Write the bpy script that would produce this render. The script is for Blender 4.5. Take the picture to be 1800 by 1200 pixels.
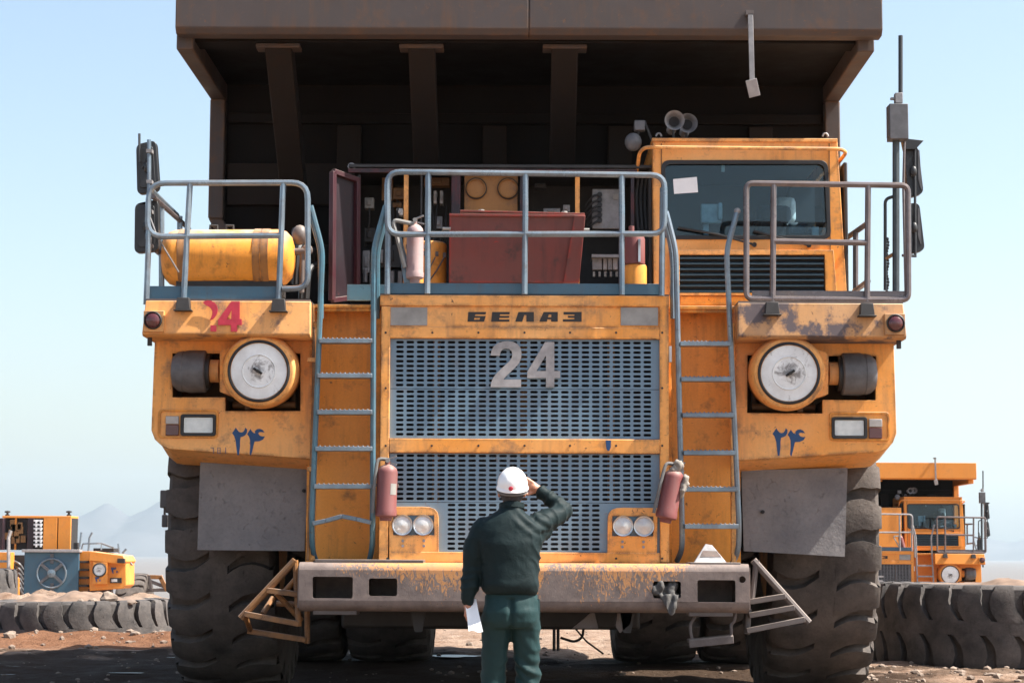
import bpy, bmesh, math, random
import numpy as np
from mathutils import Vector, Matrix, noise
from mathutils.geometry import tessellate_polygon

random.seed(7)
R = math.radians
scene = bpy.context.scene
col = scene.collection
for o in list(bpy.data.objects):
    bpy.data.objects.remove(o)

# ------------------------------------------------------------------ camera, sky, sun, exposure
FPX, CAMH, HOR = 3700.0, 1.25, 975.0
PITCH = math.atan((HOR - 600) / FPX)
YAW = math.atan(21 / FPX)
ROLL = R(0.26)
CAMROT = (Matrix.Rotation(YAW, 3, 'Z') @ Matrix.Rotation(math.pi / 2 + PITCH, 3, 'X') @ Matrix.Rotation(ROLL, 3, 'Z'))
CAMPOS = Vector((0, 0, CAMH))
cam_data = bpy.data.cameras.new('camera')
cam = bpy.data.objects.new('camera', cam_data)
col.objects.link(cam)
cam.matrix_world = Matrix.Translation(CAMPOS) @ CAMROT.to_4x4()
cam_data.sensor_width = 36
cam_data.lens = 36 * FPX / 1800
cam_data.clip_start, cam_data.clip_end = 0.1, 60000
cam_data.dof.use_dof = True
cam_data.dof.focus_distance = 17.2
cam_data.dof.aperture_fstop = 10.0
scene.camera = cam

SUN = Vector((0.60, -0.070, 0.80)).normalized()      # direction towards the sun
SUN_EL = math.asin(SUN.z)
SUN_AZ = math.atan2(SUN.x, SUN.y)
world = bpy.data.worlds.new('World')
scene.world = world
world.use_nodes = True
wn = world.node_tree
sky = wn.nodes.new('ShaderNodeTexSky')
sky.sky_type = 'NISHITA'
sky.sun_disc = False
sky.sun_elevation = SUN_EL
sky.sun_rotation = SUN_AZ
sky.altitude = 1500
sky.air_density = 1.35
sky.dust_density = 7.5
sky.ozone_density = 0.2
bg = wn.nodes['Background']
bg.inputs['Strength'].default_value = 0.08
wn.links.new(sky.outputs['Color'], bg.inputs['Color'])
sd = bpy.data.lights.new('sun', 'SUN')
sd.energy = 5.0
sd.angle = R(0.53)
sd.color = (1.0, 0.95, 0.87)
sun = bpy.data.objects.new('sun', sd)
col.objects.link(sun)
sun.location = (20, 0, 30)
sun.rotation_euler = (-SUN).to_track_quat('-Z', 'Y').to_euler()
vs = scene.view_settings
vs.view_transform = 'Standard'
vs.look = 'None'
vs.gamma = 1
vs.use_curve_mapping = False
vs.exposure = 1.5
scene.render.engine = 'CYCLES'
scene.cycles.use_denoising = True
scene.cycles.max_bounces = 8
scene.cycles.volume_bounces = 1
scene.cycles.sample_clamp_indirect = 6


def at(u, v, Y):
    """World point on the vertical plane at distance Y that lies under a pixel measured on the photograph."""
    d = CAMROT @ Vector(((u - 900) / FPX, -(v - 600) / FPX, -1))
    return CAMPOS + d * (Y / d.y)


def xz(u, v, Y):
    p = at(u, v, Y)
    return (p.x, p.z)


def rct(u0, u1, v0, v1, Y):
    um, vm = (u0 + u1) / 2, (v0 + v1) / 2
    return at(u0, vm, Y).x, at(u1, vm, Y).x, at(um, v1, Y).z, at(um, v0, Y).z


# ------------------------------------------------------------------ mesh builder
WP = {}
MIR = lambda p: Vector((-p[0], p[1], p[2]))


def fillet(pts, r, n=5, closed=False):
    pts = [Vector(p) for p in pts]
    out = []
    N = len(pts)
    for i, p in enumerate(pts):
        if not closed and i in (0, N - 1):
            out.append(p)
            continue
        a, b = pts[i - 1], pts[(i + 1) % N]
        da, db = (a - p), (b - p)
        rr = min(r, da.length * .49, db.length * .49)
        pa, pb = p + da.normalized() * rr, p + db.normalized() * rr
        for k in range(n + 1):
            t = k / n
            out.append(pa * (1 - t) ** 2 + p * 2 * t * (1 - t) + pb * t * t)
    return out


class MB:
    def __init__(s):
        s.v, s.f, s.m, s.flip = [], [], [], False

    def add(s, vs_, fs_, m=0):
        b = len(s.v)
        s.v += [Vector(p) for p in vs_]
        s.f += [[b + i for i in f] for f in fs_]
        s.m += [m] * len(fs_)
        return s

    def box(s, x0, x1, y0, y1, z0, z1, m=0):
        x0, x1 = sorted((x0, x1)); y0, y1 = sorted((y0, y1)); z0, z1 = sorted((z0, z1))
        return s.add([(x0, y0, z0), (x1, y0, z0), (x1, y1, z0), (x0, y1, z0), (x0, y0, z1), (x1, y0, z1), (x1, y1, z1), (x0, y1, z1)],
                     [(0, 3, 2, 1), (4, 5, 6, 7), (0, 1, 5, 4), (1, 2, 6, 5), (2, 3, 7, 6), (3, 0, 4, 7)], m)

    def bx(s, u0, u1, v0, v1, Y0, Y1, m=0):
        x0, x1, z0, z1 = rct(u0, u1, v0, v1, Y0)
        return s.box(x0, x1, Y0, Y1, z0, z1, m)

    def hexa(s, pts, m=0):          # 8 points: bottom ring then top ring
        return s.add(pts, [(0, 3, 2, 1), (4, 5, 6, 7), (0, 1, 5, 4), (1, 2, 6, 5), (2, 3, 7, 6), (3, 0, 4, 7)], m)

    def bar(s, p0, p1, w, h, up=(0, 0, 1), m=0):     # box section bar along p0-p1
        p0, p1 = Vector(p0), Vector(p1)
        d = (p1 - p0).normalized()
        up = Vector(up)
        if abs(d.dot(up)) > .95:
            up = Vector((0, 1, 0))
        sx = d.cross(up).normalized() * w / 2
        sz = sx.cross(d).normalized() * h / 2
        return s.hexa([p0 - sx - sz, p0 + sx - sz, p1 + sx - sz, p1 - sx - sz, p0 - sx + sz, p0 + sx + sz, p1 + sx + sz, p1 - sx + sz], m)

    def tube(s, pts, r, n=8, closed=False, m=0, r1=None):
        pts = [Vector(p) for p in pts]
        N = len(pts)
        rings, up = [], None
        for i in range(N):
            if closed:
                t = pts[(i + 1) % N] - pts[i - 1]
            else:
                t = pts[min(i + 1, N - 1)] - pts[max(i - 1, 0)]
            t.normalize()
            if up is None:
                a = Vector((0, 0, 1)) if abs(t.z) < .9 else Vector((0, 1, 0))
                up = (a - t * a.dot(t)).normalized()
            else:
                up = (up - t * up.dot(t)).normalized()
            sd_ = t.cross(up)
            rr = r if r1 is None else r + (r1 - r) * i / (N - 1)
            rings.append([pts[i] + (up * math.cos(k * 2 * math.pi / n) + sd_ * math.sin(k * 2 * math.pi / n)) * rr for k in range(n)])
        V = [p for ring in rings for p in ring]
        F = []
        for i in range(N if closed else N - 1):
            j = (i + 1) % N
            for k in range(n):
                F.append((i * n + k, i * n + (k + 1) % n, j * n + (k + 1) % n, j * n + k))
        if not closed:
            F.append(tuple(range(n - 1, -1, -1)))
            F.append(tuple((N - 1) * n + k for k in range(n)))
        return s.add(V, F, m)

    def cyl(s, p0, p1, r0, r1=None, n=20, m=0):
        return s.tube([p0, p1], r0, n, m=m, r1=r0 if r1 is None else r1)

    def lathe(s, prof, org, axis, n=28, m=0, caps=True):        # prof: (radius, height) pairs
        org, ax = Vector(org), Vector(axis).normalized()
        a = Vector((0, 0, 1)) if abs(ax.z) < .9 else Vector((0, 1, 0))
        e1 = (a - ax * a.dot(ax)).normalized()
        e2 = ax.cross(e1)
        V, F = [], []
        for r_, h in prof:
            for k in range(n):
                t = 2 * math.pi * k / n
                V.append(org + ax * h + (e1 * math.cos(t) + e2 * math.sin(t)) * max(r_, 1e-5))
        for i in range(len(prof) - 1):
            for k in range(n):
                F.append((i * n + k, i * n + (k + 1) % n, (i + 1) * n + (k + 1) % n, (i + 1) * n + k))
        if caps and prof[0][0] > 1e-4:
            F.append(tuple(range(n - 1, -1, -1)))
        if caps and prof[-1][0] > 1e-4:
            F.append(tuple((len(prof) - 1) * n + k for k in range(n)))
        return s.add(V, F, m)

    def plate(s, outer, y0, y1, holes=(), m=0, fn=None):    # polygon in XZ with holes, extruded along Y
        fn = fn or (lambda a, b, c: Vector((a, c, b)))
        loops = [list(outer)] + [list(h) for h in holes]
        flat = [p for L in loops for p in L]
        tris = tessellate_polygon([[Vector((p[0], p[1], 0)) for p in L] for L in loops])
        n = len(flat)
        V = [fn(p[0], p[1], y0) for p in flat] + [fn(p[0], p[1], y1) for p in flat]
        F = [tuple(t) for t in tris] + [tuple(i + n for i in reversed(t)) for t in tris]
        b = 0
        for L in loops:
            k = len(L)
            for i in range(k):
                j = (i + 1) % k
                F.append((b + i, b + j, n + b + j, n + b + i))
            b += k
        s.add(V, F, m)
        s.flip = True
        return s

    def ball(s, c, rx, ry=None, rz=None, n=14, m=0):
        ry, rz = ry or rx, rz or rx
        c = Vector(c)
        V, F = [c + Vector((0, 0, -rz))], []
        h = n // 2
        for i in range(1, h):
            a = -math.pi / 2 + math.pi * i / h
            for k in range(n):
                t = 2 * math.pi * k / n
                V.append(c + Vector((rx * math.cos(a) * math.cos(t), ry * math.cos(a) * math.sin(t), rz * math.sin(a))))
        V.append(c + Vector((0, 0, rz)))
        for k in range(n):
            F.append((0, 1 + (k + 1) % n, 1 + k))
        for i in range(h - 2):
            for k in range(n):
                F.append((1 + i * n + k, 1 + i * n + (k + 1) % n, 1 + (i + 1) * n + (k + 1) % n, 1 + (i + 1) * n + k))
        b = 1 + (h - 2) * n
        for k in range(n):
            F.append((b + k, b + (k + 1) % n, len(V) - 1))
        return s.add(V, F, m)

    def mirror(s):
        o = MB()
        o.v = [MIR(p) for p in s.v]
        o.f = [list(reversed(f)) for f in s.f]
        o.m = list(s.m)
        o.flip = s.flip
        return o

    def mesh(s, name, mats, org, smooth=35):
        me = bpy.data.meshes.new(name)
        me.from_pydata([p - org for p in s.v], [], s.f)
        for mm in (mats if isinstance(mats, (list, tuple)) else [mats]):
            me.materials.append(mm)
        if any(s.m):
            me.polygons.foreach_set('material_index', s.m)
        if s.flip:
            bm = bmesh.new()
            bm.from_mesh(me)
            bmesh.ops.recalc_face_normals(bm, faces=bm.faces)
            bm.to_mesh(me)
            bm.free()
        if smooth:
            me.polygons.foreach_set('use_smooth', [True] * len(me.polygons))
            me.set_sharp_from_angle(angle=R(smooth))
        me.update()
        return me

    def build(s, name, mats, parent=None, bevel=0, smooth=35, org=None):
        if org is None:
            lo = [min(p[i] for p in s.v) for i in range(3)]
            hi = [max(p[i] for p in s.v) for i in range(3)]
            org = Vector([(a + b) / 2 for a, b in zip(lo, hi)])
            if parent is None:
                org.z = lo[2]
        org = Vector(org)
        o = bpy.data.objects.new(name, s.mesh(name, mats, org, smooth))
        col.objects.link(o)
        put(o, org, parent)
        if bevel:
            md = o.modifiers.new('bevel', 'BEVEL')
            md.width, md.segments, md.limit_method, md.angle_limit = bevel, 2, 'ANGLE', R(40)
        return o


def put(o, org, parent):
    WP[o.name] = Vector(org)
    if parent is not None:
        o.parent = parent
        o.location = Vector(org) - WP[parent.name]
    else:
        o.location = org


def tag(o, label, cat, group=None, kind=None):
    if label: o['label'] = label
    if cat: o['category'] = cat
    if group: o['group'] = group
    if kind: o['kind'] = kind
    return o


def thing(name, label, cat, loc, group=None):
    o = bpy.data.objects.new(name, None)
    o.empty_display_size = .3
    col.objects.link(o)
    put(o, loc, None)
    return tag(o, label, cat, group)


def copy_tree(o, parent=None, skip=(), swap=None):
    c = o.copy()
    col.objects.link(c)
    if parent is not None:
        c.parent = parent
    if swap and o.type == 'MESH':
        for i, sl in enumerate(c.material_slots):
            if sl.material in swap:
                m = swap[sl.material]
                c.material_slots[i].link = 'OBJECT'
                c.material_slots[i].material = m
    for ch in list(o.children):
        if ch.name.split('.')[0] not in skip:
            copy_tree(ch, c, skip, swap)
    return c


# ------------------------------------------------------------------ materials
def new_mat(name):
    m = bpy.data.materials.new(name)
    m.use_nodes = True
    nt = m.node_tree
    return m, nt, nt.nodes['Principled BSDF']


def N(nt, t, **kw):
    n = nt.nodes.new(t)
    for k, v in kw.items():
        if k in n.inputs:
            n.inputs[k].default_value = v
        else:
            setattr(n, k, v)
    return n


def pos(nt, scale=(1, 1, 1)):
    g = nt.nodes.new('ShaderNodeNewGeometry')
    mp = nt.nodes.new('ShaderNodeMapping')
    mp.inputs['Scale'].default_value = scale
    nt.links.new(g.outputs['Position'], mp.inputs['Vector'])
    return mp.outputs['Vector']


def nz(nt, vec, scale, detail=4, rough=.55, dist=0.0):
    n = N(nt, 'ShaderNodeTexNoise', Scale=scale, Detail=detail, Roughness=rough, Distortion=dist)
    nt.links.new(vec, n.inputs['Vector'])
    return n.outputs['Fac']


def ramp(nt, fac, a, b, va=0.0, vb=1.0):
    n = N(nt, 'ShaderNodeMapRange')
    n.inputs['From Min'].default_value, n.inputs['From Max'].default_value = a, b
    n.inputs['To Min'].default_value, n.inputs['To Max'].default_value = va, vb
    nt.links.new(fac, n.inputs['Value'])
    return n.outputs['Result']


def mth(nt, op, a, b):
    n = nt.nodes.new('ShaderNodeMath')
    n.operation = op
    for i, x in enumerate((a, b)):
        if isinstance(x, (int, float)):
            n.inputs[i].default_value = x
        else:
            nt.links.new(x, n.inputs[i])
    return n.outputs[0]


def mixc(nt, fac, a, b):
    n = nt.nodes.new('ShaderNodeMix')
    n.data_type = 'RGBA'
    for i, x in ((0, fac), (6, a), (7, b)):
        if isinstance(x, (int, float)):
            n.inputs[i].default_value = x
        elif isinstance(x, tuple):
            n.inputs[i].default_value = (*x[:3], 1)
        else:
            nt.links.new(x, n.inputs[i])
    return n.outputs[2]


def bump(nt, h, strength, dist=.01):
    b = N(nt, 'ShaderNodeBump', Strength=strength, Distance=dist)
    nt.links.new(h, b.inputs['Height'])
    return b.outputs['Normal']


def paint(name, base, dirt=(.13, .095, .075), dirt_amt=.45, chip=(.05, .035, .03), chip_amt=.5, fade=(.9, .5, .2), fade_amt=.25,
          rough=.5, metal=0.0, edge=True, streak=1.0, dent=.06, dust_toplight=.55, spec=.4, grim=(.56, .72), gscale=4.5):
    m, nt, b = new_mat(name)
    p = pos(nt)
    c = mixc(nt, mth(nt, 'MULTIPLY', ramp(nt, nz(nt, p, 1.1, 5), .35, .7), fade_amt), base, fade)
    c = mixc(nt, ramp(nt, nz(nt, p, 55, 2), .3, .7, 0, .10), c, dirt)
    # dust and run-down streaks
    st = nz(nt, pos(nt, (9, 9, .9)), 1.6, 5, .6)
    blot = nz(nt, p, 2.3, 6, .62)
    d = mth(nt, 'MULTIPLY', ramp(nt, st, .48, .78), ramp(nt, blot, .38, .66))
    c = mixc(nt, mth(nt, 'MULTIPLY', d, dirt_amt * streak), c, dirt)
    grim = mth(nt, 'MULTIPLY', ramp(nt, nz(nt, p, gscale, 7, .68), grim[0], grim[1]), dirt_amt)
    c = mixc(nt, grim, c, dirt)
    # chips and scratches
    ch = mth(nt, 'MULTIPLY', ramp(nt, nz(nt, p, 24, 5, .65, .8), .635, .665), ramp(nt, nz(nt, p, 3.1, 2), .42, .6))
    sc_ = mth(nt, 'MULTIPLY', ramp(nt, nz(nt, pos(nt, (3, 3, 24)), 3.2, 3, .5, .8), .70, .72), ramp(nt, nz(nt, p, 1.7, 2), .5, .62))
    ch = mth(nt, 'MAXIMUM', ch, sc_)
    if edge:
        bv = N(nt, 'ShaderNodeBevel', Radius=.045)
        bv.samples = 3
        g = nt.nodes.new('ShaderNodeNewGeometry')
        dt = nt.nodes.new('ShaderNodeVectorMath')
        dt.operation = 'DOT_PRODUCT'
        nt.links.new(bv.outputs['Normal'], dt.inputs[0])
        nt.links.new(g.outputs['Normal'], dt.inputs[1])
        e = mth(nt, 'MULTIPLY', ramp(nt, dt.outputs['Value'], .99, .90), ramp(nt, nz(nt, p, 5.5, 6, .72), .44, .57))
        ch = mth(nt, 'MAXIMUM', ch, e)
    c = mixc(nt, mth(nt, 'MULTIPLY', ch, chip_amt), c, chip)
    # pale dusty tone on upward faces, painting sunlight onto the tops
    gn = nt.nodes.new('ShaderNodeNewGeometry')
    sn = nt.nodes.new('ShaderNodeSeparateXYZ')
    nt.links.new(gn.outputs['Normal'], sn.inputs[0])
    toplight = mth(nt, 'MULTIPLY', ramp(nt, sn.outputs['Z'], .35, .95, 0, dust_toplight), ramp(nt, nz(nt, p, 6, 5, .65), .3, .6))
    c = mixc(nt, toplight, c, (.50, .40, .32))
    nt.links.new(c, b.inputs['Base Color'])
    r_ = mth(nt, 'ADD', ramp(nt, blot, .3, .7, rough - .08, rough + .14), mth(nt, 'MULTIPLY', ch, .15))
    nt.links.new(r_, b.inputs['Roughness'])
    b.inputs['Metallic'].default_value = metal
    b.inputs['Specular IOR Level'].default_value = spec
    hh = mth(nt, 'SUBTRACT', nz(nt, p, 1.9, 3), mth(nt, 'MULTIPLY', ch, .12))
    nt.links.new(bump(nt, hh, dent * 3, .02), b.inputs['Normal'])
    return m


def plain(name, base, rough=.6, metal=0.0, var=.25, scale=14, bmp=.1, coat=0.0, spec=None):
    m, nt, b = new_mat(name)
    p = pos(nt)
    f = nz(nt, p, scale, 5, .6)
    dark = tuple(x * (1 - var) for x in base)
    light = tuple(min(1, x * (1 + var * .6)) for x in base)
    nt.links.new(mixc(nt, ramp(nt, f, .3, .7), dark, light), b.inputs['Base Color'])
    b.inputs['Roughness'].default_value = rough
    b.inputs['Metallic'].default_value = metal
    b.inputs['Coat Weight'].default_value = coat
    if spec is not None:
        b.inputs['Specular IOR Level'].default_value = spec
    if bmp:
        nt.links.new(bump(nt, f, bmp, .01), b.inputs['Normal'])
    return m


M = {}
M['orange'] = paint('orange_paint', (.83, .32, .050), fade=(.86, .48, .19), fade_amt=.75, dirt_amt=.68, chip_amt=.85)
M['beam'] = paint('dusty_orange_paint', (.76, .34, .09), fade=(.77, .44, .20), fade_amt=.8, dirt=(.12, .085, .08), dirt_amt=.8, grim=(.54, .66), chip_amt=.6)
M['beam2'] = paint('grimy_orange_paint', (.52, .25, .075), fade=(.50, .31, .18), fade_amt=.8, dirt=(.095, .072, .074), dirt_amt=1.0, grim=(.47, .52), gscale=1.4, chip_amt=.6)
M['yellow'] = paint('yellow_paint', (.80, .30, .030), fade=(.82, .43, .15), fade_amt=.4, dirt=(.06, .04, .03), dirt_amt=.66, dust_toplight=.9, chip_amt=.7)
M['bluesteel'] = paint('blue_grey_paint', (.115, .18, .235), dirt=(.16, .13, .115), dirt_amt=.5, chip=(.10, .07, .06), fade=(.31, .36, .395), fade_amt=.8, rough=.27, metal=.45, dent=.02, dust_toplight=.3)
M['teal'] = paint('teal_blue_paint', (.065, .165, .22), dirt=(.13, .11, .10), dirt_amt=.4, chip=(.09, .07, .06), fade=(.16, .25, .30), rough=.3, metal=.2, dent=.02, dust_toplight=.3)
M['grille'] = paint('grille_blue_paint', (.135, .225, .305), dirt=(.17, .12, .10), dirt_amt=.35, chip=(.16, .07, .04), chip_amt=.5, fade=(.21, .28, .34), rough=.45, edge=False, dent=.03)
M['dustyrail'] = paint('dusty_rail_paint', (.15, .125, .125), dirt=(.20, .15, .125), dirt_amt=.6, fade=(.19, .18, .19), rough=.28, metal=.4, dent=.02, dust_toplight=.3)
M['body'] = paint('sooty_body_paint', (.0095, .0085, .0082), dirt=(.020, .011, .007), dirt_amt=.5, chip=(.03, .016, .010), fade=(.010, .0085, .008), rough=.7, dust_toplight=.1, spec=.12)
M['body2'] = paint('brown_soot_paint', (.021, .0165, .0145), dirt=(.032, .017, .010), dirt_amt=.5, chip=(.04, .022, .013), fade=(.022, .016, .014), rough=.7, dust_toplight=.1, spec=.15)
M['shaded_ochre'] = paint('shaded_ochre_paint', (.30, .13, .028), dirt=(.07, .05, .035), dirt_amt=.8, fade=(.34, .18, .07), edge=False)  # yellow panel paint darkened to stand for the cabinet's shade
M['lip'] = paint('brown_lip_paint', (.064, .052, .049), dirt=(.12, .062, .032), dirt_amt=.7, streak=1.4, chip=(.2, .09, .03), fade=(.080, .060, .058), rough=.6, dent=.10)
M['maroon'] = paint('maroon_paint', (.022, .011, .015), dirt=(.016, .015, .019), dirt_amt=1.0, chip=(.16, .02, .02), fade=(.018, .015, .019), rough=.4)
M['redhood'] = paint('rusty_red_paint', (.20, .030, .022), dirt=(.045, .027, .025), dirt_amt=1.0, chip=(.36, .03, .02), chip_amt=.8, fade=(.135, .055, .046), fade_amt=.9, rough=.55)
M['red'] = paint('faded_red_paint', (.165, .034, .032), dirt=(.17, .09, .082), dirt_amt=.8, chip=(.16, .13, .12), fade=(.20, .082, .076), fade_amt=.8, rough=.5, edge=False, dent=.0)
M['pinkgrey'] = paint('bleached_cylinder_paint', (.36, .25, .245), dirt=(.3, .15, .14), dirt_amt=.5, fade=(.40, .32, .31), rough=.5, edge=False, dent=.0)
M['greymetal'] = plain('grey_metal', (.27, .26, .26), .5, .3, .3)
M['stepmetal'] = paint('worn_step_steel', (.115, .095, .088), dirt=(.09, .07, .06), dirt_amt=.6, fade=(.165, .14, .13), rough=.5, dent=.03)
M['stepyellow'] = paint('worn_step_paint', (.34, .14, .032), dirt=(.10, .07, .052), dirt_amt=.95, fade=(.22, .125, .065), fade_amt=.8, rough=.55, chip_amt=.9)
M['alu'] = plain('weathered_aluminium', (.36, .34, .335), .5, .25, .30, 9)
M['plaque'] = plain('dull_plate', (.29, .28, .26), .5, .1, .3, 6)
M['black'] = plain('black_rubber', (.014, .014, .015), .55, 0, .3)
M['dark'] = plain('dark_soot', (.016, .014, .014), .8, 0, .3)
M['darkmetal'] = plain('dark_grimy_metal', (.028, .025, .024), .6, .1, .4, 6)
M['innerbrown'] = plain('grimy_ochre_panel', (.16, .075, .022), .6, 0, .5, 5)
M['mirror'] = plain('black_mirror_shell', (.022, .023, .025), .45, 0, .2)
M['kick'] = paint('deep_blue_paint', (.045, .115, .17), dirt=(.10, .085, .075), dirt_amt=.5, fade=(.09, .16, .21), rough=.45, dent=.02, dust_toplight=.2)
M['louvre'] = plain('dark_teal_slat', (.022, .045, .062), .4)
M['darkrail'] = plain('dark_rail_paint', (.05, .062, .070), .42, .2)
M['hood'] = plain('grey_rubber_hood', (.105, .105, .112), .55, 0, .35, 10)
M['bprint'] = plain('blue_stencil_paint', (.012, .060, .17), .6, 0, .2)
M['rprint'] = plain('red_stencil_paint', (.50, .028, .055), .6, 0, .2)
M['kprint'] = plain('black_stencil_paint', (.022, .02, .019), .6, 0, .2)
M['bluefaint'] = plain('faded_blue_stamp', (.17, .13, .15), .7, 0, .3)
M['chrome'] = plain('steel_bright', (.55, .55, .56), .28, 1, .1)
M['white'] = plain('white_plastic', (.78, .78, .77), .45, 0, .06)
M['hat'] = plain('white_helmet_shell', (.80, .80, .79), .32, 0, .03, 8, .02, coat=.3)
M['paper'] = plain('paper', (.80, .80, .80), .8, 0, .05)
M['rag'] = plain('dirty_rag', (.085, .080, .076), .9, 0, .45, 18, .5)
M['cloth'] = plain('pale_cloth', (.25, .22, .19), .9, 0, .3, 18, .5)
M['skin'] = plain('skin', (.42, .19, .115), .5, 0, .15, 30, .05)
M['hair'] = plain('dark_hair', (.016, .013, .012), .6, 0, .3, 60, .4)
M['boot'] = plain('black_leather', (.02, .018, .016), .45)
M['strap'] = plain('grey_strap', (.13, .125, .12), .7)
M['rock'] = plain('pale_rock', (.22, .165, .128), .9, 0, .35, 7, .6)
M['lens_red'] = plain('red_lamp_lens', (.085, .018, .020), .18, 0, .15, coat=.5)
M['lens_grey'] = plain('dusty_clear_lens', (.36, .33, .31), .3, 0, .2, coat=.4)
M['cabseat'] = plain('seat_cloth', (.05, .05, .055), .8)
M['cabwhite'] = plain('cream_plastic', (.62, .62, .60), .5)


def disc_mat():
    m, nt, b = new_mat('dusty_white_disc')
    p = pos(nt)
    f = nz(nt, p, 5, 6, .65)
    tc = nt.nodes.new('ShaderNodeTexCoord')
    ln = nt.nodes.new('ShaderNodeVectorMath')
    ln.operation = 'LENGTH'
    nt.links.new(tc.outputs['Object'], ln.inputs[0])
    near = ramp(nt, ln.outputs['Value'], .15, .02)
    g = mth(nt, 'MULTIPLY', ramp(nt, mth(nt, 'ADD', nz(nt, p, 11, 6, .72, .9), mth(nt, 'MULTIPLY', near, .22)), .60, .74), .95)
    c = mixc(nt, ramp(nt, f, .35, .7), (.82, .85, .85), (.62, .63, .62))
    nt.links.new(mixc(nt, mth(nt, 'MULTIPLY', g, .8), c, (.09, .075, .07)), b.inputs['Base Color'])
    b.inputs['Roughness'].default_value = .5
    return m
M['disc'] = disc_mat()


def lamp_mat():
    m, nt, b = new_mat('ribbed_lamp_glass')
    w = N(nt, 'ShaderNodeTexWave', Scale=38.0, Distortion=.4)
    nt.links.new(pos(nt, (1, 0, .15)), w.inputs['Vector'])
    f = nz(nt, pos(nt), 22, 3)
    nt.links.new(mixc(nt, f, (.80, .81, .80), (.50, .51, .52)), b.inputs['Base Color'])
    b.inputs['Roughness'].default_value = .22
    b.inputs['Metallic'].default_value = .25
    b.inputs['Coat Weight'].default_value = .8
    nt.links.new(bump(nt, w.outputs['Fac'], .6, .006), b.inputs['Normal'])
    return m
M['lamp'] = lamp_mat()


def rubber_mat(name, base, dust_toplight, amt):
    m, nt, b = new_mat(name)
    p = pos(nt)
    f = nz(nt, p, 3.2, 7, .65)
    c = mixc(nt, ramp(nt, f, .3, .72, 0, amt), base, dust_toplight)
    c = mixc(nt, ramp(nt, nz(nt, p, 40, 3), .5, .75, 0, .25), c, tuple(x * .5 for x in base))
    nt.links.new(c, b.inputs['Base Color'])
    b.inputs['Roughness'].default_value = .85
    b.inputs['Specular IOR Level'].default_value = .25
    nick = ramp(nt, nz(nt, p, 16, 5, .7, .8), .62, .70)
    nt.links.new(bump(nt, mth(nt, 'SUBTRACT', mth(nt, 'ADD', mth(nt, 'MULTIPLY', nz(nt, p, 30, 5, .7), .4), nz(nt, p, 5, 3)), mth(nt, 'MULTIPLY', nick, .5)), .7, .02), b.inputs['Normal'])
    return m
M['rubber'] = rubber_mat('dusty_tyre_rubber', (.046, .040, .037), (.145, .120, .104), .9)
M['oldrubber'] = rubber_mat('weathered_tyre_rubber', (.036, .034, .034), (.14, .122, .112), .9)
M['flap'] = rubber_mat('grey_rubber_flap', (.150, .142, .143), (.24, .22, .212), .9)


def bumper_mat():
    m, nt, b = new_mat('scraped_bumper_paint')
    g = nt.nodes.new('ShaderNodeNewGeometry')
    sx = nt.nodes.new('ShaderNodeSeparateXYZ')
    nt.links.new(g.outputs['Position'], sx.inputs[0])
    p = pos(nt)
    big = nz(nt, pos(nt, (1.0, 1, .55)), 2.2, 3, .5)
    hair = nz(nt, pos(nt, (2.2, 2.2, .9)), 13, 5, .66, 2.4)
    zf = ramp(nt, sx.outputs['Z'], .80, 1.16)
    ax = nt.nodes.new('ShaderNodeMath'); ax.operation = 'ABSOLUTE'
    nt.links.new(sx.outputs['X'], ax.inputs[0])
    xf = ramp(nt, ax.outputs[0], 1.45, .7, -.24, .07)
    mask = mth(nt, 'ADD', mth(nt, 'ADD', mth(nt, 'MULTIPLY', zf, .34), mth(nt, 'MULTIPLY', big, .75)), xf)
    mask = mth(nt, 'ADD', mask, mth(nt, 'MULTIPLY', hair, .9))
    k = ramp(nt, mask, 1.045, 1.11)
    grey = mixc(nt, ramp(nt, nz(nt, p, 7, 6, .65), .3, .7), (.120, .092, .082), (.235, .180, .155))
    orange = mixc(nt, ramp(nt, nz(nt, p, 6, 5), .3, .7), (.60, .27, .085), (.44, .22, .10))
    c = mixc(nt, k, grey, orange)
    c = mixc(nt, mth(nt, 'MULTIPLY', ramp(nt, nz(nt, p, 31, 4, .6, 1.0), .64, .68), .6), c, (.06, .045, .04))
    nt.links.new(c, b.inputs['Base Color'])
    b.inputs['Roughness'].default_value = .6
    nt.links.new(bump(nt, mth(nt, 'ADD', nz(nt, p, 3, 4), mth(nt, 'MULTIPLY', hair, .15)), .3, .03), b.inputs['Normal'])
    return m
M['bumper'] = bumper_mat()


def glass_mat(name, tint, rough=0.0):
    m, nt, b = new_mat(name)
    b.inputs['Base Color'].default_value = (*tint, 1)
    b.inputs['Transmission Weight'].default_value = 1
    b.inputs['IOR'].default_value = 1.45
    b.inputs['Roughness'].default_value = rough
    return m
M['glass'] = glass_mat('tinted_windscreen_glass', (.42, .68, .82))


def fabric_mat(name, base):
    m, nt, b = new_mat(name)
    p = pos(nt)
    f = nz(nt, p, 5, 5, .6)
    nt.links.new(mixc(nt, ramp(nt, f, .3, .7), tuple(x * .85 for x in base), tuple(x * 1.2 for x in base)), b.inputs['Base Color'])
    b.inputs['Roughness'].default_value = .66
    b.inputs['Specular IOR Level'].default_value = .20
    b.inputs['Sheen Weight'].default_value = .02
    b.inputs['Sheen Roughness'].default_value = .4
    w = nz(nt, pos(nt, (1, 1, 1)), 900, 1)
    nt.links.new(bump(nt, mth(nt, 'ADD', mth(nt, 'MULTIPLY', w, .04), nz(nt, p, 16, 4, .6, .6)), .35, .012), b.inputs['Normal'])
    return m
M['jacket'] = fabric_mat('dark_green_twill', (.0030, .0112, .0125))
M['trousers'] = fabric_mat('green_work_twill', (.0085, .029, .0305))


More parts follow.
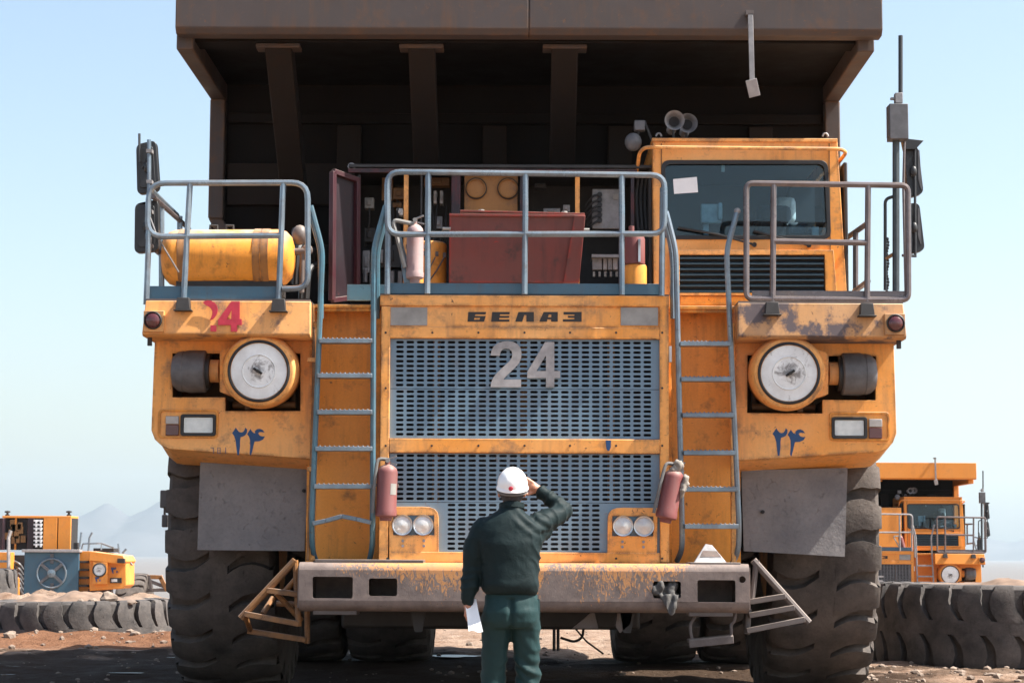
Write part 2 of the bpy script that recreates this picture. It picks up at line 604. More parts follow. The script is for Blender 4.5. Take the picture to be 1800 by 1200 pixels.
def earth_mat():
    m, nt, b = new_mat('trampled_earth')
    g = nt.nodes.new('ShaderNodeNewGeometry')
    sx = nt.nodes.new('ShaderNodeSeparateXYZ')
    nt.links.new(g.outputs['Position'], sx.inputs[0])
    p = pos(nt)
    f1, f2 = nz(nt, p, .35, 6, .6), nz(nt, p, 3.0, 7, .68)
    c = mixc(nt, ramp(nt, f1, .35, .65), (.27, .185, .135), (.36, .28, .22))
    c = mixc(nt, ramp(nt, f2, .35, .7), c, (.165, .10, .066))
    pv = ramp(nt, nz(nt, p, 18, 4, .7), .60, .68)
    c = mixc(nt, mth(nt, 'MULTIPLY', pv, .7), c, (.34, .27, .215))
    # oily soil of the stand, its colour blackened to deepen the truck's shadow
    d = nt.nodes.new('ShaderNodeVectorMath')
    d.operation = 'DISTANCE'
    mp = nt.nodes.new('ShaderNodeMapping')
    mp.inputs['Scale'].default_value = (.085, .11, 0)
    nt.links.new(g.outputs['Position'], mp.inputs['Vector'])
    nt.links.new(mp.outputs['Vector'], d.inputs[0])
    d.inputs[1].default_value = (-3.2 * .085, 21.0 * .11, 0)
    oil_shadow = ramp(nt, mth(nt, 'ADD', d.outputs['Value'], mth(nt, 'MULTIPLY', mth(nt, 'SUBTRACT', nz(nt, p, .8, 6, .65), .5), 1.1)), .78, .62)
    c = mixc(nt, mth(nt, 'MULTIPLY', oil_shadow, .93), c, (.034, .021, .0135))
    b.inputs['Specular IOR Level'].default_value = .06
    # red-brown clay bank
    rd = nt.nodes.new('ShaderNodeVectorMath')
    rd.operation = 'DISTANCE'
    mp2 = nt.nodes.new('ShaderNodeMapping')
    mp2.inputs['Scale'].default_value = (.16, .28, 0)
    nt.links.new(g.outputs['Position'], mp2.inputs['Vector'])
    nt.links.new(mp2.outputs['Vector'], rd.inputs[0])
    rd.inputs[1].default_value = (-6.6 * .16, 30.4 * .28, 0)
    clay = ramp(nt, mth(nt, 'ADD', rd.outputs['Value'], mth(nt, 'MULTIPLY', mth(nt, 'SUBTRACT', nz(nt, p, 1.1, 6, .65), .5), .9)), .85, .55)
    c = mixc(nt, mth(nt, 'MULTIPLY', clay, .85), c, mixc(nt, ramp(nt, f2, .3, .7), (.19, .083, .040), (.10, .043, .022)))
    # desert plain further out
    far = ramp(nt, sx.outputs['Y'], 90, 400)
    c = mixc(nt, far, c, (.15, .14, .135))
    nt.links.new(c, b.inputs['Base Color'])
    nt.links.new(mth(nt, 'SUBTRACT', .95, mth(nt, 'MULTIPLY', oil_shadow, ramp(nt, nz(nt, p, 1.6, 4), .4, .7, .0, .3))), b.inputs['Roughness'])
    nt.links.new(bump(nt, mth(nt, 'ADD', f2, mth(nt, 'MULTIPLY', nz(nt, p, 14, 5, .7), .6)), 1.0, .08), b.inputs['Normal'])
    return m
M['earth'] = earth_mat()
M['sand'] = plain('pale_sand', (.195, .130, .092), .95, 0, .4, 5, .6)
M['mount'] = plain('bare_mountain_rock', (.075, .070, .070), .95, 0, .35, .002, 0)


def puddle_mat():
    m, nt, b = new_mat('oily_water')
    b.inputs['Base Color'].default_value = (.012, .011, .010, 1)
    b.inputs['Roughness'].default_value = .30
    b.inputs['Specular IOR Level'].default_value = .35
    nt.links.new(bump(nt, nz(nt, pos(nt), 6, 3), .12, .02), b.inputs['Normal'])
    return m
M['puddle'] = puddle_mat()
# ------------------------------------------------------------------ the setting: ground, plain, mountains, air
def ground_h(x, y):
    d = max(0.0, y - 47.0)
    base = -2.05 * min(1.0, d / 7.0) if y > 47 else 0.0
    if y > 140:
        base -= min(10.0, (y - 140) * .02)
    h = 0.0
    if y < 70 and abs(x) < 30:
        h = noise.noise((x * .35, y * .35, 2.3)) * .10 + noise.noise((x * 1.3, y * 1.3, 7.1)) * .05 + noise.noise((x * 4.1, y * 4.1, 1.7)) * .028 + noise.noise((x * 9, y * 9, 4.4)) * .014
        # bank of loose soil in front of the left lying tyre and spoil beyond the parking stand
        h += .07 * math.exp(-((x + 6.2) / 3.2) ** 2 - ((y - 30.6) / 1.3) ** 2) * (1 + .8 * noise.noise((x * 2.1, y * 2.1, 3)))
        h += .30 * math.exp(-((y - 44.0) / 3.0) ** 2) * (.7 + 1.0 * noise.noise((x * .8, y * .8, 9)))
        h += .10 * math.exp(-((x - 6.6) / 1.2) ** 2 - ((y - 22.8) / .7) ** 2)
        flat = 0.0
        for wx, wy in ((-2.64, 19.83), (2.64, 19.83), (-2.05, 25.1), (2.05, 25.1), (0, 13.2)):
            flat = max(flat, math.exp(-((x - wx) / 1.0) ** 4 - ((y - wy) / 1.2) ** 4))
        h *= 1 - flat
    return base + h


def axis_steps(lo, hi, step, far):
    a = list(np.arange(lo, hi + 1e-6, step))
    s, q = step, hi
    while q < far:
        s *= 1.35
        q += s
        a.append(q)
    s, q = step, lo
    pre = []
    while q > -far:
        s *= 1.35
        q -= s
        pre.append(q)
    return pre[::-1] + a

gx, gy = axis_steps(-11, 11, .10, 11500), axis_steps(18.5, 50, .10, 11500)
nx, ny = len(gx), len(gy)
gv = [(x, y, ground_h(x, y)) for y in gy for x in gx]
gf = [(j * nx + i, j * nx + i + 1, (j + 1) * nx + i + 1, (j + 1) * nx + i) for j in range(ny - 1) for i in range(nx - 1)]
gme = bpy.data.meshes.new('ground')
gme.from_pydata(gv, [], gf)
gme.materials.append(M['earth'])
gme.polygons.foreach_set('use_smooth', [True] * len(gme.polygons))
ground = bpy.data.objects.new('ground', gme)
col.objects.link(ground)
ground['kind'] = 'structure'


def range_mesh(name, x0, x1, y0, y1, nxx, nyy, peaks, rough):
    V, F = [], []
    for j in range(nyy):
        for i in range(nxx):
            x, y = x0 + (x1 - x0) * i / (nxx - 1), y0 + (y1 - y0) * j / (nyy - 1)
            h = 0
            for px, py, ph, wx, wy in peaks:
                r_ = math.hypot((x - px) / wx, (y - py) / wy)
                h = max(h, ph * max(0, 1 - r_) ** 1.15)
            q = (x / 420, y / 420, 3.3)
            n_ = noise.fractal(q, 1.0, 2.1, 5)
            h = h * (1 + .20 * n_) + rough * n_ * min(1, h / 60)
            V.append((x, y, h - 16))
    for j in range(nyy - 1):
        for i in range(nxx - 1):
            F.append((j * nxx + i, j * nxx + i + 1, (j + 1) * nxx + i + 1, (j + 1) * nxx + i))
    me = bpy.data.meshes.new(name)
    me.from_pydata(V, [], F)
    me.materials.append(M['mount'])
    me.polygons.foreach_set('use_smooth', [True] * len(me.polygons))
    o = bpy.data.objects.new(name, me)
    col.objects.link(o)
    o['kind'] = 'structure'
    return o

K9 = 9000 / FPX
range_mesh('mountain', -3300, 200, 7900, 10100, 200, 90,
           [((190 - 921) * K9, 9000, 225, 400, 900), ((300 - 921) * K9, 9100, 262, 560, 1000), ((420 - 921) * K9, 9200, 330, 600, 1000), ((120 - 921) * K9, 8700, 90, 330, 700)], 7)
range_mesh('hill', 1300, 3600, 8200, 10200, 120, 50,
           [((1700 - 921) * K9, 9200, 122, 600, 800), ((1815 - 921) * K9, 9000, 96, 500, 700), ((1930 - 921) * K9, 9300, 110, 600, 700)], 6)

hz = MB().box(-11300, 11300, -11300, 11300, -30, 420)
haze = hz.build('haze', [], None)
hm = bpy.data.materials.new('pale_air')
hm.use_nodes = True
hm.node_tree.nodes.clear()
ho = hm.node_tree.nodes.new('ShaderNodeOutputMaterial')
hv = hm.node_tree.nodes.new('ShaderNodeVolumePrincipled')
hv.inputs['Color'].default_value = (.74, .90, 1.0, 1)
hv.inputs['Density'].default_value = .00008
hv.inputs['Anisotropy'].default_value = .5
hm.node_tree.links.new(hv.outputs['Volume'], ho.inputs['Volume'])
haze.data.materials.clear()
haze.data.materials.append(hm)
haze['kind'] = 'stuff'

# puddles on the oily stand (sheets a few mm over the soil)
def puddle(cx, cy, rx, ry, seed):
    rnd = random.Random(seed)
    V = [(0, 0, 0)]
    n = 40
    for k in range(n):
        t = 2 * math.pi * k / n
        q = 1 + .45 * noise.noise((math.cos(t) * 1.6 + seed, math.sin(t) * 1.6, seed))
        V.append((math.cos(t) * rx * q, math.sin(t) * ry * q, 0))
    z = max(ground_h(cx + rx * a * .6, cy + ry * b_ * .6) for a in (-1, 0, 1) for b_ in (-1, 0, 1)) + .004
    mb = MB().add([(cx + p[0], cy + p[1], z) for p in V], [(0, 1 + k, 1 + (k + 1) % n) for k in range(n)])
    o = mb.build('puddle', M['puddle'])
    o['kind'] = 'structure'
for a in ((-3.5, 25.6, .7, .16, 1), (-.85, 25.6, .30, .30, 2), (-5.3, 22.7, .30, .05, 3), (-4.1, 22.1, .22, .05, 4), (-5.9, 23.6, .28, .07, 5), (-2.0, 26.3, .12, .4, 6)):
    puddle(*a)

# ------------------------------------------------------------------ the big truck
TW = 'mining_truck'
truck = thing(TW, 'huge orange mining dump truck number 24 standing front-on behind the man', 'dump truck', (0, 19.83, 0))
YG, YF, YB, YBM = 17.5, 17.75, 17.35, 17.1     # grille, fender, beam, bumper planes


def both(fn, name, mats, parents=None, **kw):
    """Build a part on the left from measured points, and its mirror image on the right."""
    a = fn()
    pl, pr = parents or (truck, truck)
    ml = mats[0] if isinstance(mats, tuple) else mats
    mr = mats[1] if isinstance(mats, tuple) else mats
    return a.build(name, ml, pl, **kw), a.mirror().build(name, mr, pr, **kw)


# ---- chassis
mb = MB()
for sx in (-.62, .62):
    mb.box(sx - .12, sx + .12, 18.0, 28.2, 1.25, 1.95)
for y in (18.2, 20.9, 23.0, 27.6):
    mb.box(-.62, .62, y, y + .35, 1.3, 1.85)
mb.build('chassis_frame', M['darkmetal'], truck, bevel=.015)
mb = MB()
mb.box(-2.0, 2.0, 19.6, 20.05, 1.15, 1.6)
mb.cyl((-2.2, 19.83, 1.5), (2.2, 19.83, 1.5), .26)
mb.build('front_axle', M['darkmetal'], truck, bevel=.03)
mb = MB()
mb.lathe([(.25, -2.6), (.42, -1.0), (.62, -.55), (.78, 0), (.62, .55), (.42, 1.0), (.25, 2.6)], (0, 25.1, 1.5), (1, 0, 0), 24)
mb.build('rear_axle_housing', M['darkmetal'], truck)
mb = MB()
mb.box(-1.55, 1.0, 18.1, 18.5, .62, .95)
mb.box(-1.0, .9, 18.5, 20.6, .68, 1.3)
mb.box(-.9, .9, 17.7, 20.8, 1.2, 2.6)
mb.build('engine_underside', M['darkmetal'], truck, bevel=.03)
both(lambda: MB().cyl((-1.9, 19.6, 1.2), (-1.7, 19.5, 3.1), .16).cyl((-1.93, 19.6, .9), (-1.85, 19.58, 1.7), .21), 'suspension_strut', M['darkmetal'])
mb = MB().tube(fillet([(-2.0, 18.6, 1.3), (-1.2, 18.4, 1.0), (0, 18.35, 1.05), (1.2, 18.4, 1.0), (2.0, 18.6, 1.3)], .3), .06)
mb.build('steering_link', M['darkmetal'], truck)
both(lambda: MB().plate([xz(722, 1074, 17.4), xz(748, 1074, 17.4), xz(742, 1110, 17.4), xz(729, 1110, 17.4)], 17.4, 17.46), 'hanging_bracket', M['darkmetal'])
mb = MB().plate([xz(1006, 1104, 17.45), xz(1044, 1072, 17.45), xz(1052, 1104, 17.45)], 17.45, 17.5)
mb.build('tow_bracket', M['stepmetal'], truck)
mb = MB().plate([xz(1086, 1074, 17.4), xz(1112, 1074, 17.4), xz(1108, 1096, 17.4), xz(1090, 1112, 17.4), xz(1082, 1100, 17.4)], 17.4, 17.55)
mb.build('tow_bracket', M['stepmetal'], truck)
mb = MB()
for u in (974, 981):
    mb.cyl(at(u, 1095, 18.9), at(u, 1143, 18.9), .016, n=6)
mb.build('hanging_hose', M['black'], truck)
mb = MB().tube(fillet([at(985, 1120, 19.2), at(1010, 1128, 19.2), at(1024, 1120, 19.2), at(1026, 1100, 19.2)], .08), .012, 6)
mb.tube(fillet([at(1008, 1100, 19.5), at(1030, 1126, 19.6), at(1060, 1148, 20.4)], .1), .009, 6)
mb.build('loose_cable', M['black'], truck)


# ---- tyres
def tyre_meshes(name, Rr, W, rub, nseg=104):
    h = W / 2
    mb = MB()
    prof = [(.45 * Rr, -h * .62), (.56 * Rr, -h * .86), (.70 * Rr, -h * 1.0), (.82 * Rr, -h * 1.0), (.90 * Rr, -h * .97), (Rr - .115, -h * .90), (Rr - .092, -h * .5), (Rr - .085, -.085),
            (Rr - .006, -.078), (Rr, 0), (Rr - .006, .078), (Rr - .085, .085), (Rr - .092, h * .5), (Rr - .115, h * .90), (.90 * Rr, h * .97), (.82 * Rr, h * 1.0), (.70 * Rr, h * 1.0), (.56 * Rr, h * .86), (.45 * Rr, h * .62)]
    mb.lathe(prof, (0, 0, 0), (1, 0, 0), nseg)
    nlug = 26
    pitch = 2 * math.pi / nlug
    rows = [(.066, Rr - .001), (.12, Rr - .001), (.2, Rr - .004), (.3, Rr - .010), (.38, Rr - .020), (h * .93, Rr - .036), (h * .99, Rr - .062), (h * 1.012, Rr - .13), (h * 1.0, Rr - .23)]
    nt_ = 5
    blk = MB()
    V = []
    for lay in (0, 1):
        for s_, r_ in rows:
            rr = r_ - (0 if lay == 0 else .11)
            ss = s_ if lay == 0 else min(s_, h * .93)
            if lay and s_ > h * .95:
                rr = r_ - .02
                ss = s_ - .06
            t_ = (s_ - .066) / (h - .066)
            g = -.15 * s_ - .045 * math.sin(min(1, t_) * math.pi * 1.15) - .05 * max(0, t_ - .75)
            gap = .021 + .022 * t_ + (.012 if t_ > .9 else 0)
            wid = pitch - 2 * gap if t_ > .02 else pitch - 2 * gap - .03
            for k in range(nt_):
                q = k / (nt_ - 1)
                a = g + gap + (pitch - 2 * gap) * q
                rk = rr - (.006 if q in (0, 1) and lay == 0 else 0)
                V.append(Vector((ss, rk * math.cos(a), rk * math.sin(a))))
    n1 = len(rows) * nt_
    F = []
    for i in range(len(rows) - 1):
        for k in range(nt_ - 1):
            F.append((i * nt_ + k, i * nt_ + k + 1, (i + 1) * nt_ + k + 1, (i + 1) * nt_ + k))
        for k in (0, nt_ - 1):
            F.append((i * nt_ + k, (i + 1) * nt_ + k, n1 + (i + 1) * nt_ + k, n1 + i * nt_ + k))
    for k in range(nt_ - 1):
        F.append((k, k + 1, n1 + k + 1, n1 + k))
        e = (len(rows) - 1) * nt_
        F.append((e + k, e + k + 1, n1 + e + k + 1, n1 + e + k))
    blk.add(V, F)
    blk.flip = True
    O = Vector((0, 0, 0))
    me_t, me_b = mb.mesh(name, rub, O, 40), blk.mesh('tread_block', rub, O, 28)
    return me_t, me_b, nlug, pitch


def add_tyre(name, meshes, parent, loc, blocks=True, rot=None, joined=False, jitter=0):
    me_t, me_b, nlug, pitch = meshes
    t = bpy.data.objects.new(name, me_t)
    col.objects.link(t)
    put(t, loc, parent)
    if rot:
        t.rotation_euler = rot
    mats = []
    for half in (0, 1):
        for k in range(nlug):
            m = Matrix.Rotation((k + .5 * half) * pitch, 3, 'X')
            if half:
                m = m @ Matrix.Rotation(math.pi, 3, 'Y')
            mats.append(m)
    if joined:
        vs_, fs_ = [], []
        for m in mats:
            b = len(vs_)
            vs_ += [m @ v.co for v in me_b.vertices]
            fs_ += [[b + i for i in p.vertices] for p in me_b.polygons]
        me = bpy.data.meshes.new('tread')
        me.from_pydata(vs_, [], fs_)
        me.materials.append(me_b.materials[0])
        o = bpy.data.objects.new('tread', me)
        col.objects.link(o)
        o.parent = t
        o['kind'] = 'stuff'
    else:
        for m in mats:
            o = bpy.data.objects.new('tread_block', me_b)
            col.objects.link(o)
            o.parent = t
            o.rotation_euler = m.to_euler()
    return t

TY = tyre_meshes('tyre', 1.53, .95, M['rubber'])
for sx in (-1, 1):
    rot0 = .05 if sx < 0 else .14
    add_tyre('tyre', TY, truck, (sx * 2.645, 19.83, 1.52), rot=(rot0, 0, 0))
    rim = MB().lathe([(.30, .02), (.34, .20), (.60, .24), (.66, .33), (.72, .36), (.72, -.36), (.66, -.33), (.3, -.2)], (sx * 2.645, 19.83, 1.52), (sx, 0, 0), 32)
    rim.build('wheel_rim', M['orange'], truck)
    for cx in (1.54, 2.56):
        add_tyre('tyre', TY, truck, (sx * cx, 25.1, 1.52), rot=(.1, 0, 0), joined=True)
    MB().lathe([(.45, .1), (.60, .24), (.66, .33), (.72, .36), (.72, -1.36), (.66, -1.33), (.3, -1.2)], (sx * 2.56, 25.1, 1.52), (sx, 0, 0), 32).build('wheel_rim', M['orange'], truck)

# mud flaps
fl = []
for pts in ([(352, 812), (541, 822), (536, 968), (346, 966)], [(1303, 826), (1490, 822), (1484, 978), (1308, 968)]):
    V, F = [], []
    for lay, dy in ((0, 0), (1, .03)):
        for j in range(9):
            for i in range(9):
                a, b_ = i / 8, j / 8
                u = (pts[0][0] * (1 - a) + pts[1][0] * a) * (1 - b_) + (pts[3][0] * (1 - a) + pts[2][0] * a) * b_
                v = (pts[0][1] * (1 - a) + pts[1][1] * a) * (1 - b_) + (pts[3][1] * (1 - a) + pts[2][1] * a) * b_
                V.append(at(u, v, 18.02) + Vector((0, dy + .03 * math.sin(a * 3 + b_ * 2) * b_, 0)))
    for j in range(8):
        for i in range(8):
            q = j * 9 + i
            F += [(q, q + 1, q + 10, q + 9), (81 + q + 9, 81 + q + 10, 81 + q + 1, 81 + q)]
    for i in range(8):
        for a, b_ in ((i, i + 1), (72 + i, 73 + i), (i * 9, i * 9 + 9), (i * 9 + 8, i * 9 + 17)):
            F.append((a, b_, 81 + b_, 81 + a))
    m_ = MB().add(V, F)
    m_.flip = True
    f_ = m_.build('mud_flap', M['flap'], truck)
    fl.append(f_)
for f_, uv in ((fl[0], (534, 862)), (fl[1], (1341, 899))):
    p = at(*uv, 18.0)
    MB().cyl(p, p + Vector((0, .03, 0)), .016, n=10).build('bolt', M['dark'], f_)

# ---- bumper
def rbox_plate(u0, u1, v0, v1, Y, r=.02, n=3):
    x0, x1, z0, z1 = rct(u0, u1, v0, v1, Y)
    c = [(x0, z0), (x1, z0), (x1, z1), (x0, z1)]
    return [(p.x, p.z) for p in fillet([(a, 0, b_) for a, b_ in c], r, n, True)]

bx0, bx1, bz0, bz1 = rct(525, 1317, 989, 1076, YBM)
bc, bxr = (bz0 + bz1) / 2, (bx0 + bx1) / 2
mb = MB()
holes = [rbox_plate(549, 620, 1013, 1051, YBM), rbox_plate(648, 698, 1016, 1047, YBM), rbox_plate(1148, 1197, 1021, 1051, YBM), rbox_plate(1226, 1293, 1019, 1059, YBM)]
hc = at(1305, 1018, YBM)
holes.append([(hc.x + .028 * math.cos(k * .63), hc.z + .028 * math.sin(k * .63)) for k in range(10)])
# front wall between the rounded edges, then the wrapped top and bottom lips
rr = .09
mb.plate([(bx0, bz0 + rr), (bx1, bz0 + rr), (bx1, bz1 - rr * .7), (bx0, bz1 - rr * .7)], YBM, YBM + .03, holes)
V, F = [], []
prof = [(YBM, bz1 - rr * .7)] + [(YBM + rr * .7 * (1 - math.cos(t)), bz1 - rr * .7 + rr * .7 * math.sin(t)) for t in (.4, .8, 1.2, 1.57)] + [(YBM + .75, bz1)]
prof2 = [(YBM + .75, bz0)] + [(YBM + rr * (1 - math.cos(t)), bz0 + rr - rr * math.sin(t)) for t in (1.57, 1.2, .8, .4)] + [(YBM, bz0 + rr)]
for pr in (prof, prof2):
    b = len(V)
    for y, z in pr:
        V += [(bx0, y, z), (bx1, y, z)]
    for i in range(len(pr) - 1):
        F.append((b + 2 * i, b + 2 * i + 1, b + 2 * i + 3, b + 2 * i + 2))
mb.add(V, F)
for x in (bx0, bx1):
    mb.box(x - .012, x + .012, YBM + .03, YBM + .75, bz0 + .03, bz1 - .03)
mb.box(bx0 + .02, bx1 - .02, YBM + .55, YBM + .6, bz0 + .02, bz1 - .02)
for hx in (549, 620, 648, 698, 1148, 1197, 1226, 1293):
    x = at(hx, 1030, YBM).x + (.03 if hx in (620, 698, 1197, 1293) else -.03)
    mb.box(x - .006, x + .006, YBM + .03, YBM + .55, bz0 + .06, bz1 - .06)
bumper = mb.build('bumper', M['bumper'], truck, bevel=.008)
MB().bx(553, 744, 983, 989, YBM + .04, YBM + .5).build('bumper_top_plate', M['stepmetal'], bumper, bevel=.004)
MB().bx(1213, 1302, 988, 994, YBM + .04, YBM + .5).build('bumper_top_plate', M['stepmetal'], bumper, bevel=.004)
both(lambda: MB().bx(550, 627, 1071, 1080, YBM + .06, YBM + .4), 'step_plate', M['stepmetal'], bevel=.005)

# hanging step on the right
hs = MB()
a, b_ = at(1211, 1127, 17.2), at(1289, 1119, 17.2)
hs.bar(a + Vector((0, .1, 0)), b_ + Vector((0, .1, 0)), .24, .03)
hs.bar(a + Vector((0, -.02, -.02)), b_ + Vector((0, -.02, -.02)), .015, .06)
step = hs.build('hanging_step', M['stepmetal'], truck, bevel=.004)
for pts in ([(1222, 1075), (1221, 1086), (1213, 1096), (1214, 1112), (1217, 1124)], [(1293, 1076), (1291, 1092), (1284, 1098), (1286, 1108), (1285, 1116)]):
    MB().tube(fillet([at(u, v, 17.22) for u, v in pts], .03, 3), .013, 7).build('step_strap', M['stepmetal'], step)


# side steps beside the bumper
def side_step(P, mat, r=.03):
    root = MB().tube([at(*q) for q in P['rail']], r, 8).build('side_step', mat, truck)
    for nm, seg in P['bars']:
        a_, c_ = at(*seg[0]), at(*seg[1])
        (MB().bar(a_, c_, .09, .045) if nm == 'rung' else MB().tube([a_, c_], r * .8, 8)).build(nm, mat, root, bevel=.004 if nm == 'rung' else 0)

side_step(dict(rail=[(519, 984, 17.35), (423, 1086, 17.35)],
               bars=[('rung', ((470, 1037, 17.35), (526, 1044, 17.35))), ('rung', ((430, 1078, 17.35), (526, 1096, 17.35))), ('rung', ((436, 1108, 17.8), (538, 1124, 17.8))),
                     ('brace', ((486, 1042, 17.4), (530, 1090, 17.5))), ('brace', ((480, 1050, 17.5), (462, 1078, 17.4))), ('brace', ((432, 1084, 17.4), (440, 1108, 17.8))),
                     ('brace', ((519, 984, 17.35), (525, 1100, 17.35))), ('brace', ((540, 1064, 17.8), (540, 1130, 17.8))), ('brace', ((526, 1010, 17.5), (500, 1040, 17.5))),
                     ('brace', ((486, 1060, 17.9), (532, 1062, 17.9)))]), M['stepyellow'])
side_step(dict(rail=[(1324, 984, 17.35), (1422, 1094, 17.35)],
               bars=[('rung', ((1318, 1057, 17.35), (1380, 1047, 17.35))), ('rung', ((1316, 1081, 17.35), (1396, 1067, 17.35))), ('rung', ((1312, 1108, 17.35), (1414, 1088, 17.35))),
                     ('brace', ((1330, 984, 17.35), (1322, 1052, 17.35))), ('brace', ((1316, 1070, 17.4), (1313, 1114, 17.4)))]), M['stepmetal'])

# ---- radiator cowl
mb = MB()
x0, x1, z0, z1 = rct(668, 1176, 519, 988, YG)
mb.bx(668, 1176, 519, 538, YG, YG + .09)
mb.bx(668, 684, 538, 988, YG, YG + .09)
mb.bx(1160, 1176, 538, 988, YG, YG + .09)
mb.bx(684, 1160, 575, 595, YG, YG + .09)
mb.bx(684, 1160, 771, 796, YG, YG + .09)
mb.bx(684, 1160, 970, 988, YG, YG + .09)
frame = mb.build('grille_surround', M['orange'], truck, bevel=.006)
MB().bx(684, 1160, 538, 575, YG + .022, YG + .06).build('name_panel', M['orange'], frame)
xa, xb, za, zb = rct(668, 1176, 519, 988, YG)
mb = MB()
mb.box(xa + .005, xa + .03, YG + .09, 18.35, za, zb)
mb.box(xb - .03, xb - .005, YG + .09, 18.35, za, zb)
mb.box(xa + .03, xb - .03, YG + .09, 18.35, zb - .03, zb - .002)
mb.build('cowl_shell', M['orange'], truck, bevel=.004)
MB().box(xa + .04, xb - .04, YG + .30, YG + .36, za, zb - .05).build('radiator_core', M['dark'], truck)
for u in (766, 921, 1075):          # struts seen through the slots
    MB().box(at(u, 700, YG).x - .03, at(u, 700, YG).x + .03, YG + .10, YG + .16, za + .02, zb - .35).build('radiator_strut', M['innerbrown'], truck)
bolts = MB()
for v, us in ((584.5, (678, 760, 841, 922, 1002, 1083, 1164)), (783, (678, 759, 841, 922, 1002, 1083, 1164)), (981, (681, 1164, 1083)), (682, (678, 1164))):
    for u in us:
        p = at(u, v, YG)
        bolts.cyl(p + Vector((0, -.004, 0)), p + Vector((0, .01, 0)), .0095, n=8)
bolts.build('bolt', M['kprint'], frame)


def slot_cells(mb, u0, u1, v0, v1, us, vs_, Y, hw=7.0, hh=2.3):
    """Perforated sheet between pixel bounds, one rounded slot per (u, v) centre."""
    pu, pv = us[1] - us[0], vs_[1] - vs_[0]
    ue = [us[0] - pu / 2 + i * pu for i in range(len(us) + 1)]
    ve = [vs_[0] - pv / 2 + i * pv for i in range(len(vs_) + 1)]
    X = lambda u: at(u, (v0 + v1) / 2, Y).x
    Z = lambda v: at(921, v, Y).z
    sc_ = (X(1000) - X(900)) / 100
    T = .012
    for (a, b2, c, d) in ((u0, ue[0], v0, v1), (ue[-1], u1, v0, v1), (ue[0], ue[-1], v0, ve[0]), (ue[0], ue[-1], ve[-1], v1)):
        if b2 - a > .2 and d - c > .2:
            mb.add([(X(a), Y, Z(d)), (X(b2), Y, Z(d)), (X(b2), Y, Z(c)), (X(a), Y, Z(c))], [(0, 1, 2, 3)])
    for i, u in enumerate(us):
        for j, v in enumerate(vs_):
            xa_, xb_, zt, zb_ = X(ue[i]), X(ue[i + 1]), Z(ve[j]), Z(ve[j + 1])
            xc, zc = X(u), Z(v)
            w, h = hw * sc_, hh * sc_
            inner = []
            for cx, angs in ((xc + w - h, (-90, -35, 35, 90)), (xc - w + h, (90, 145, 215, 270))):
                for a in angs:
                    inner.append((cx + h * math.cos(R(a)), zc + h * math.sin(R(a))))
            q = (zt - zb_) / 3
            outer = [(xb_, zb_), (xb_, zb_ + q), (xb_, zb_ + 2 * q), (xb_, zt), (xa_, zt), (xa_, zb_ + 2 * q), (xa_, zb_ + q), (xa_, zb_)]
            V = [(p[0], Y, p[1]) for p in outer] + [(p[0], Y, p[1]) for p in inner] + [(p[0], Y + T, p[1]) for p in inner]
            F = []
            for k in range(8):
                k2 = (k + 1) % 8
                F += [(k, k2, 8 + k2, 8 + k), (8 + k, 8 + k2, 16 + k2, 16 + k)]
            mb.add(V, F)

YP = YG + .035
US = [702.8 + 18.13 * i for i in range(25)]
row = lambda a, b_, n: [a + (b_ - a) * i / (n - 1) for i in range(n)]
mb = MB()
slot_cells(mb, 684.5, 1159.5, 596, 683.2, US, row(602, 677.2, 10), YP)
mb.build('grille_panel', M['grille'], truck, smooth=0)
mb = MB()
slot_cells(mb, 684.5, 1159.5, 684.2, 770.5, US, row(688.8, 763.6, 10), YP)
mb.build('grille_panel', M['grille'], truck, smooth=0)
mb = MB()
slot_cells(mb, 684.5, 1159.5, 797, 882.5, US, row(801.2, 876.8, 10), YP)
mb.build('grille_panel', M['grille'], truck, smooth=0)
mb = MB()
slot_cells(mb, 684.5, 1159.5, 883.5, 891.4, US[4:21], row(887, 895.5, 2)[:1] + [895.5], YP) if False else None
slot_cells(mb, 684.5, 1159.5, 883.5, 969.5, US[5:20], row(887.5, 964, 10), YP)
mb.build('grille_panel', M['grille'], truck, smooth=0)


def lamp_box():
    mb = MB()
    c = [(684, 890), (752, 890), (771, 908), (771, 970), (684, 970)]
    arc = [(684, 970), (771, 970), (771, 909), (769, 900), (764, 894), (756, 891), (745, 890), (684, 890)]
    hole = [(691, 905), (763, 905), (763, 940), (691, 940)]
    mb.plate([xz(u, v, YG) for u, v in arc], YG + .004, YG + .034, [[xz(u, v, YG) for u, v in hole]])
    return mb
lb = both(lamp_box, 'lamp_panel', M['orange'], bevel=.003)
def lamp_recess():
    return MB().bx(688, 766, 902, 943, YG + .10, YG + .12).bx(688, 691, 902, 943, YG + .03, YG + .10).bx(763, 766, 902, 943, YG + .03, YG + .10).bx(691, 763, 902, 905, YG + .03, YG + .10).bx(691, 763, 940, 943, YG + .03, YG + .10)
both(lamp_recess, 'lamp_recess', M['dark'], lb)
for u in (707.5, 744):
    def lm():
        p = at(u, 922.5, YG)
        return MB().lathe([(.083, .06), (.083, .0), (.076, -.012), (.072, -.004), (.05, -.012), (.0, -.018)], p, (0, 1, 0), 28)
    l2 = both(lm, 'headlamp', M['lamp'], lb)
    def ring():
        p = at(u, 922.5, YG)
        return MB().lathe([(.088, .08), (.088, -.006), (.084, -.016), (.076, -.014), (.076, .0)], p, (0, 1, 0), 28, caps=False)
    both(ring, 'lamp_ring', M['chrome'], lb)
def scr():
    mb = MB()
    for u in (708, 745):
        for v in (950, 959):
            p = at(u, v, YG)
            mb.cyl(p + Vector((0, -.006, 0)), p + Vector((0, .01, 0)), .012, n=8)
    return mb
both(scr, 'screw', M['greymetal'], lb)

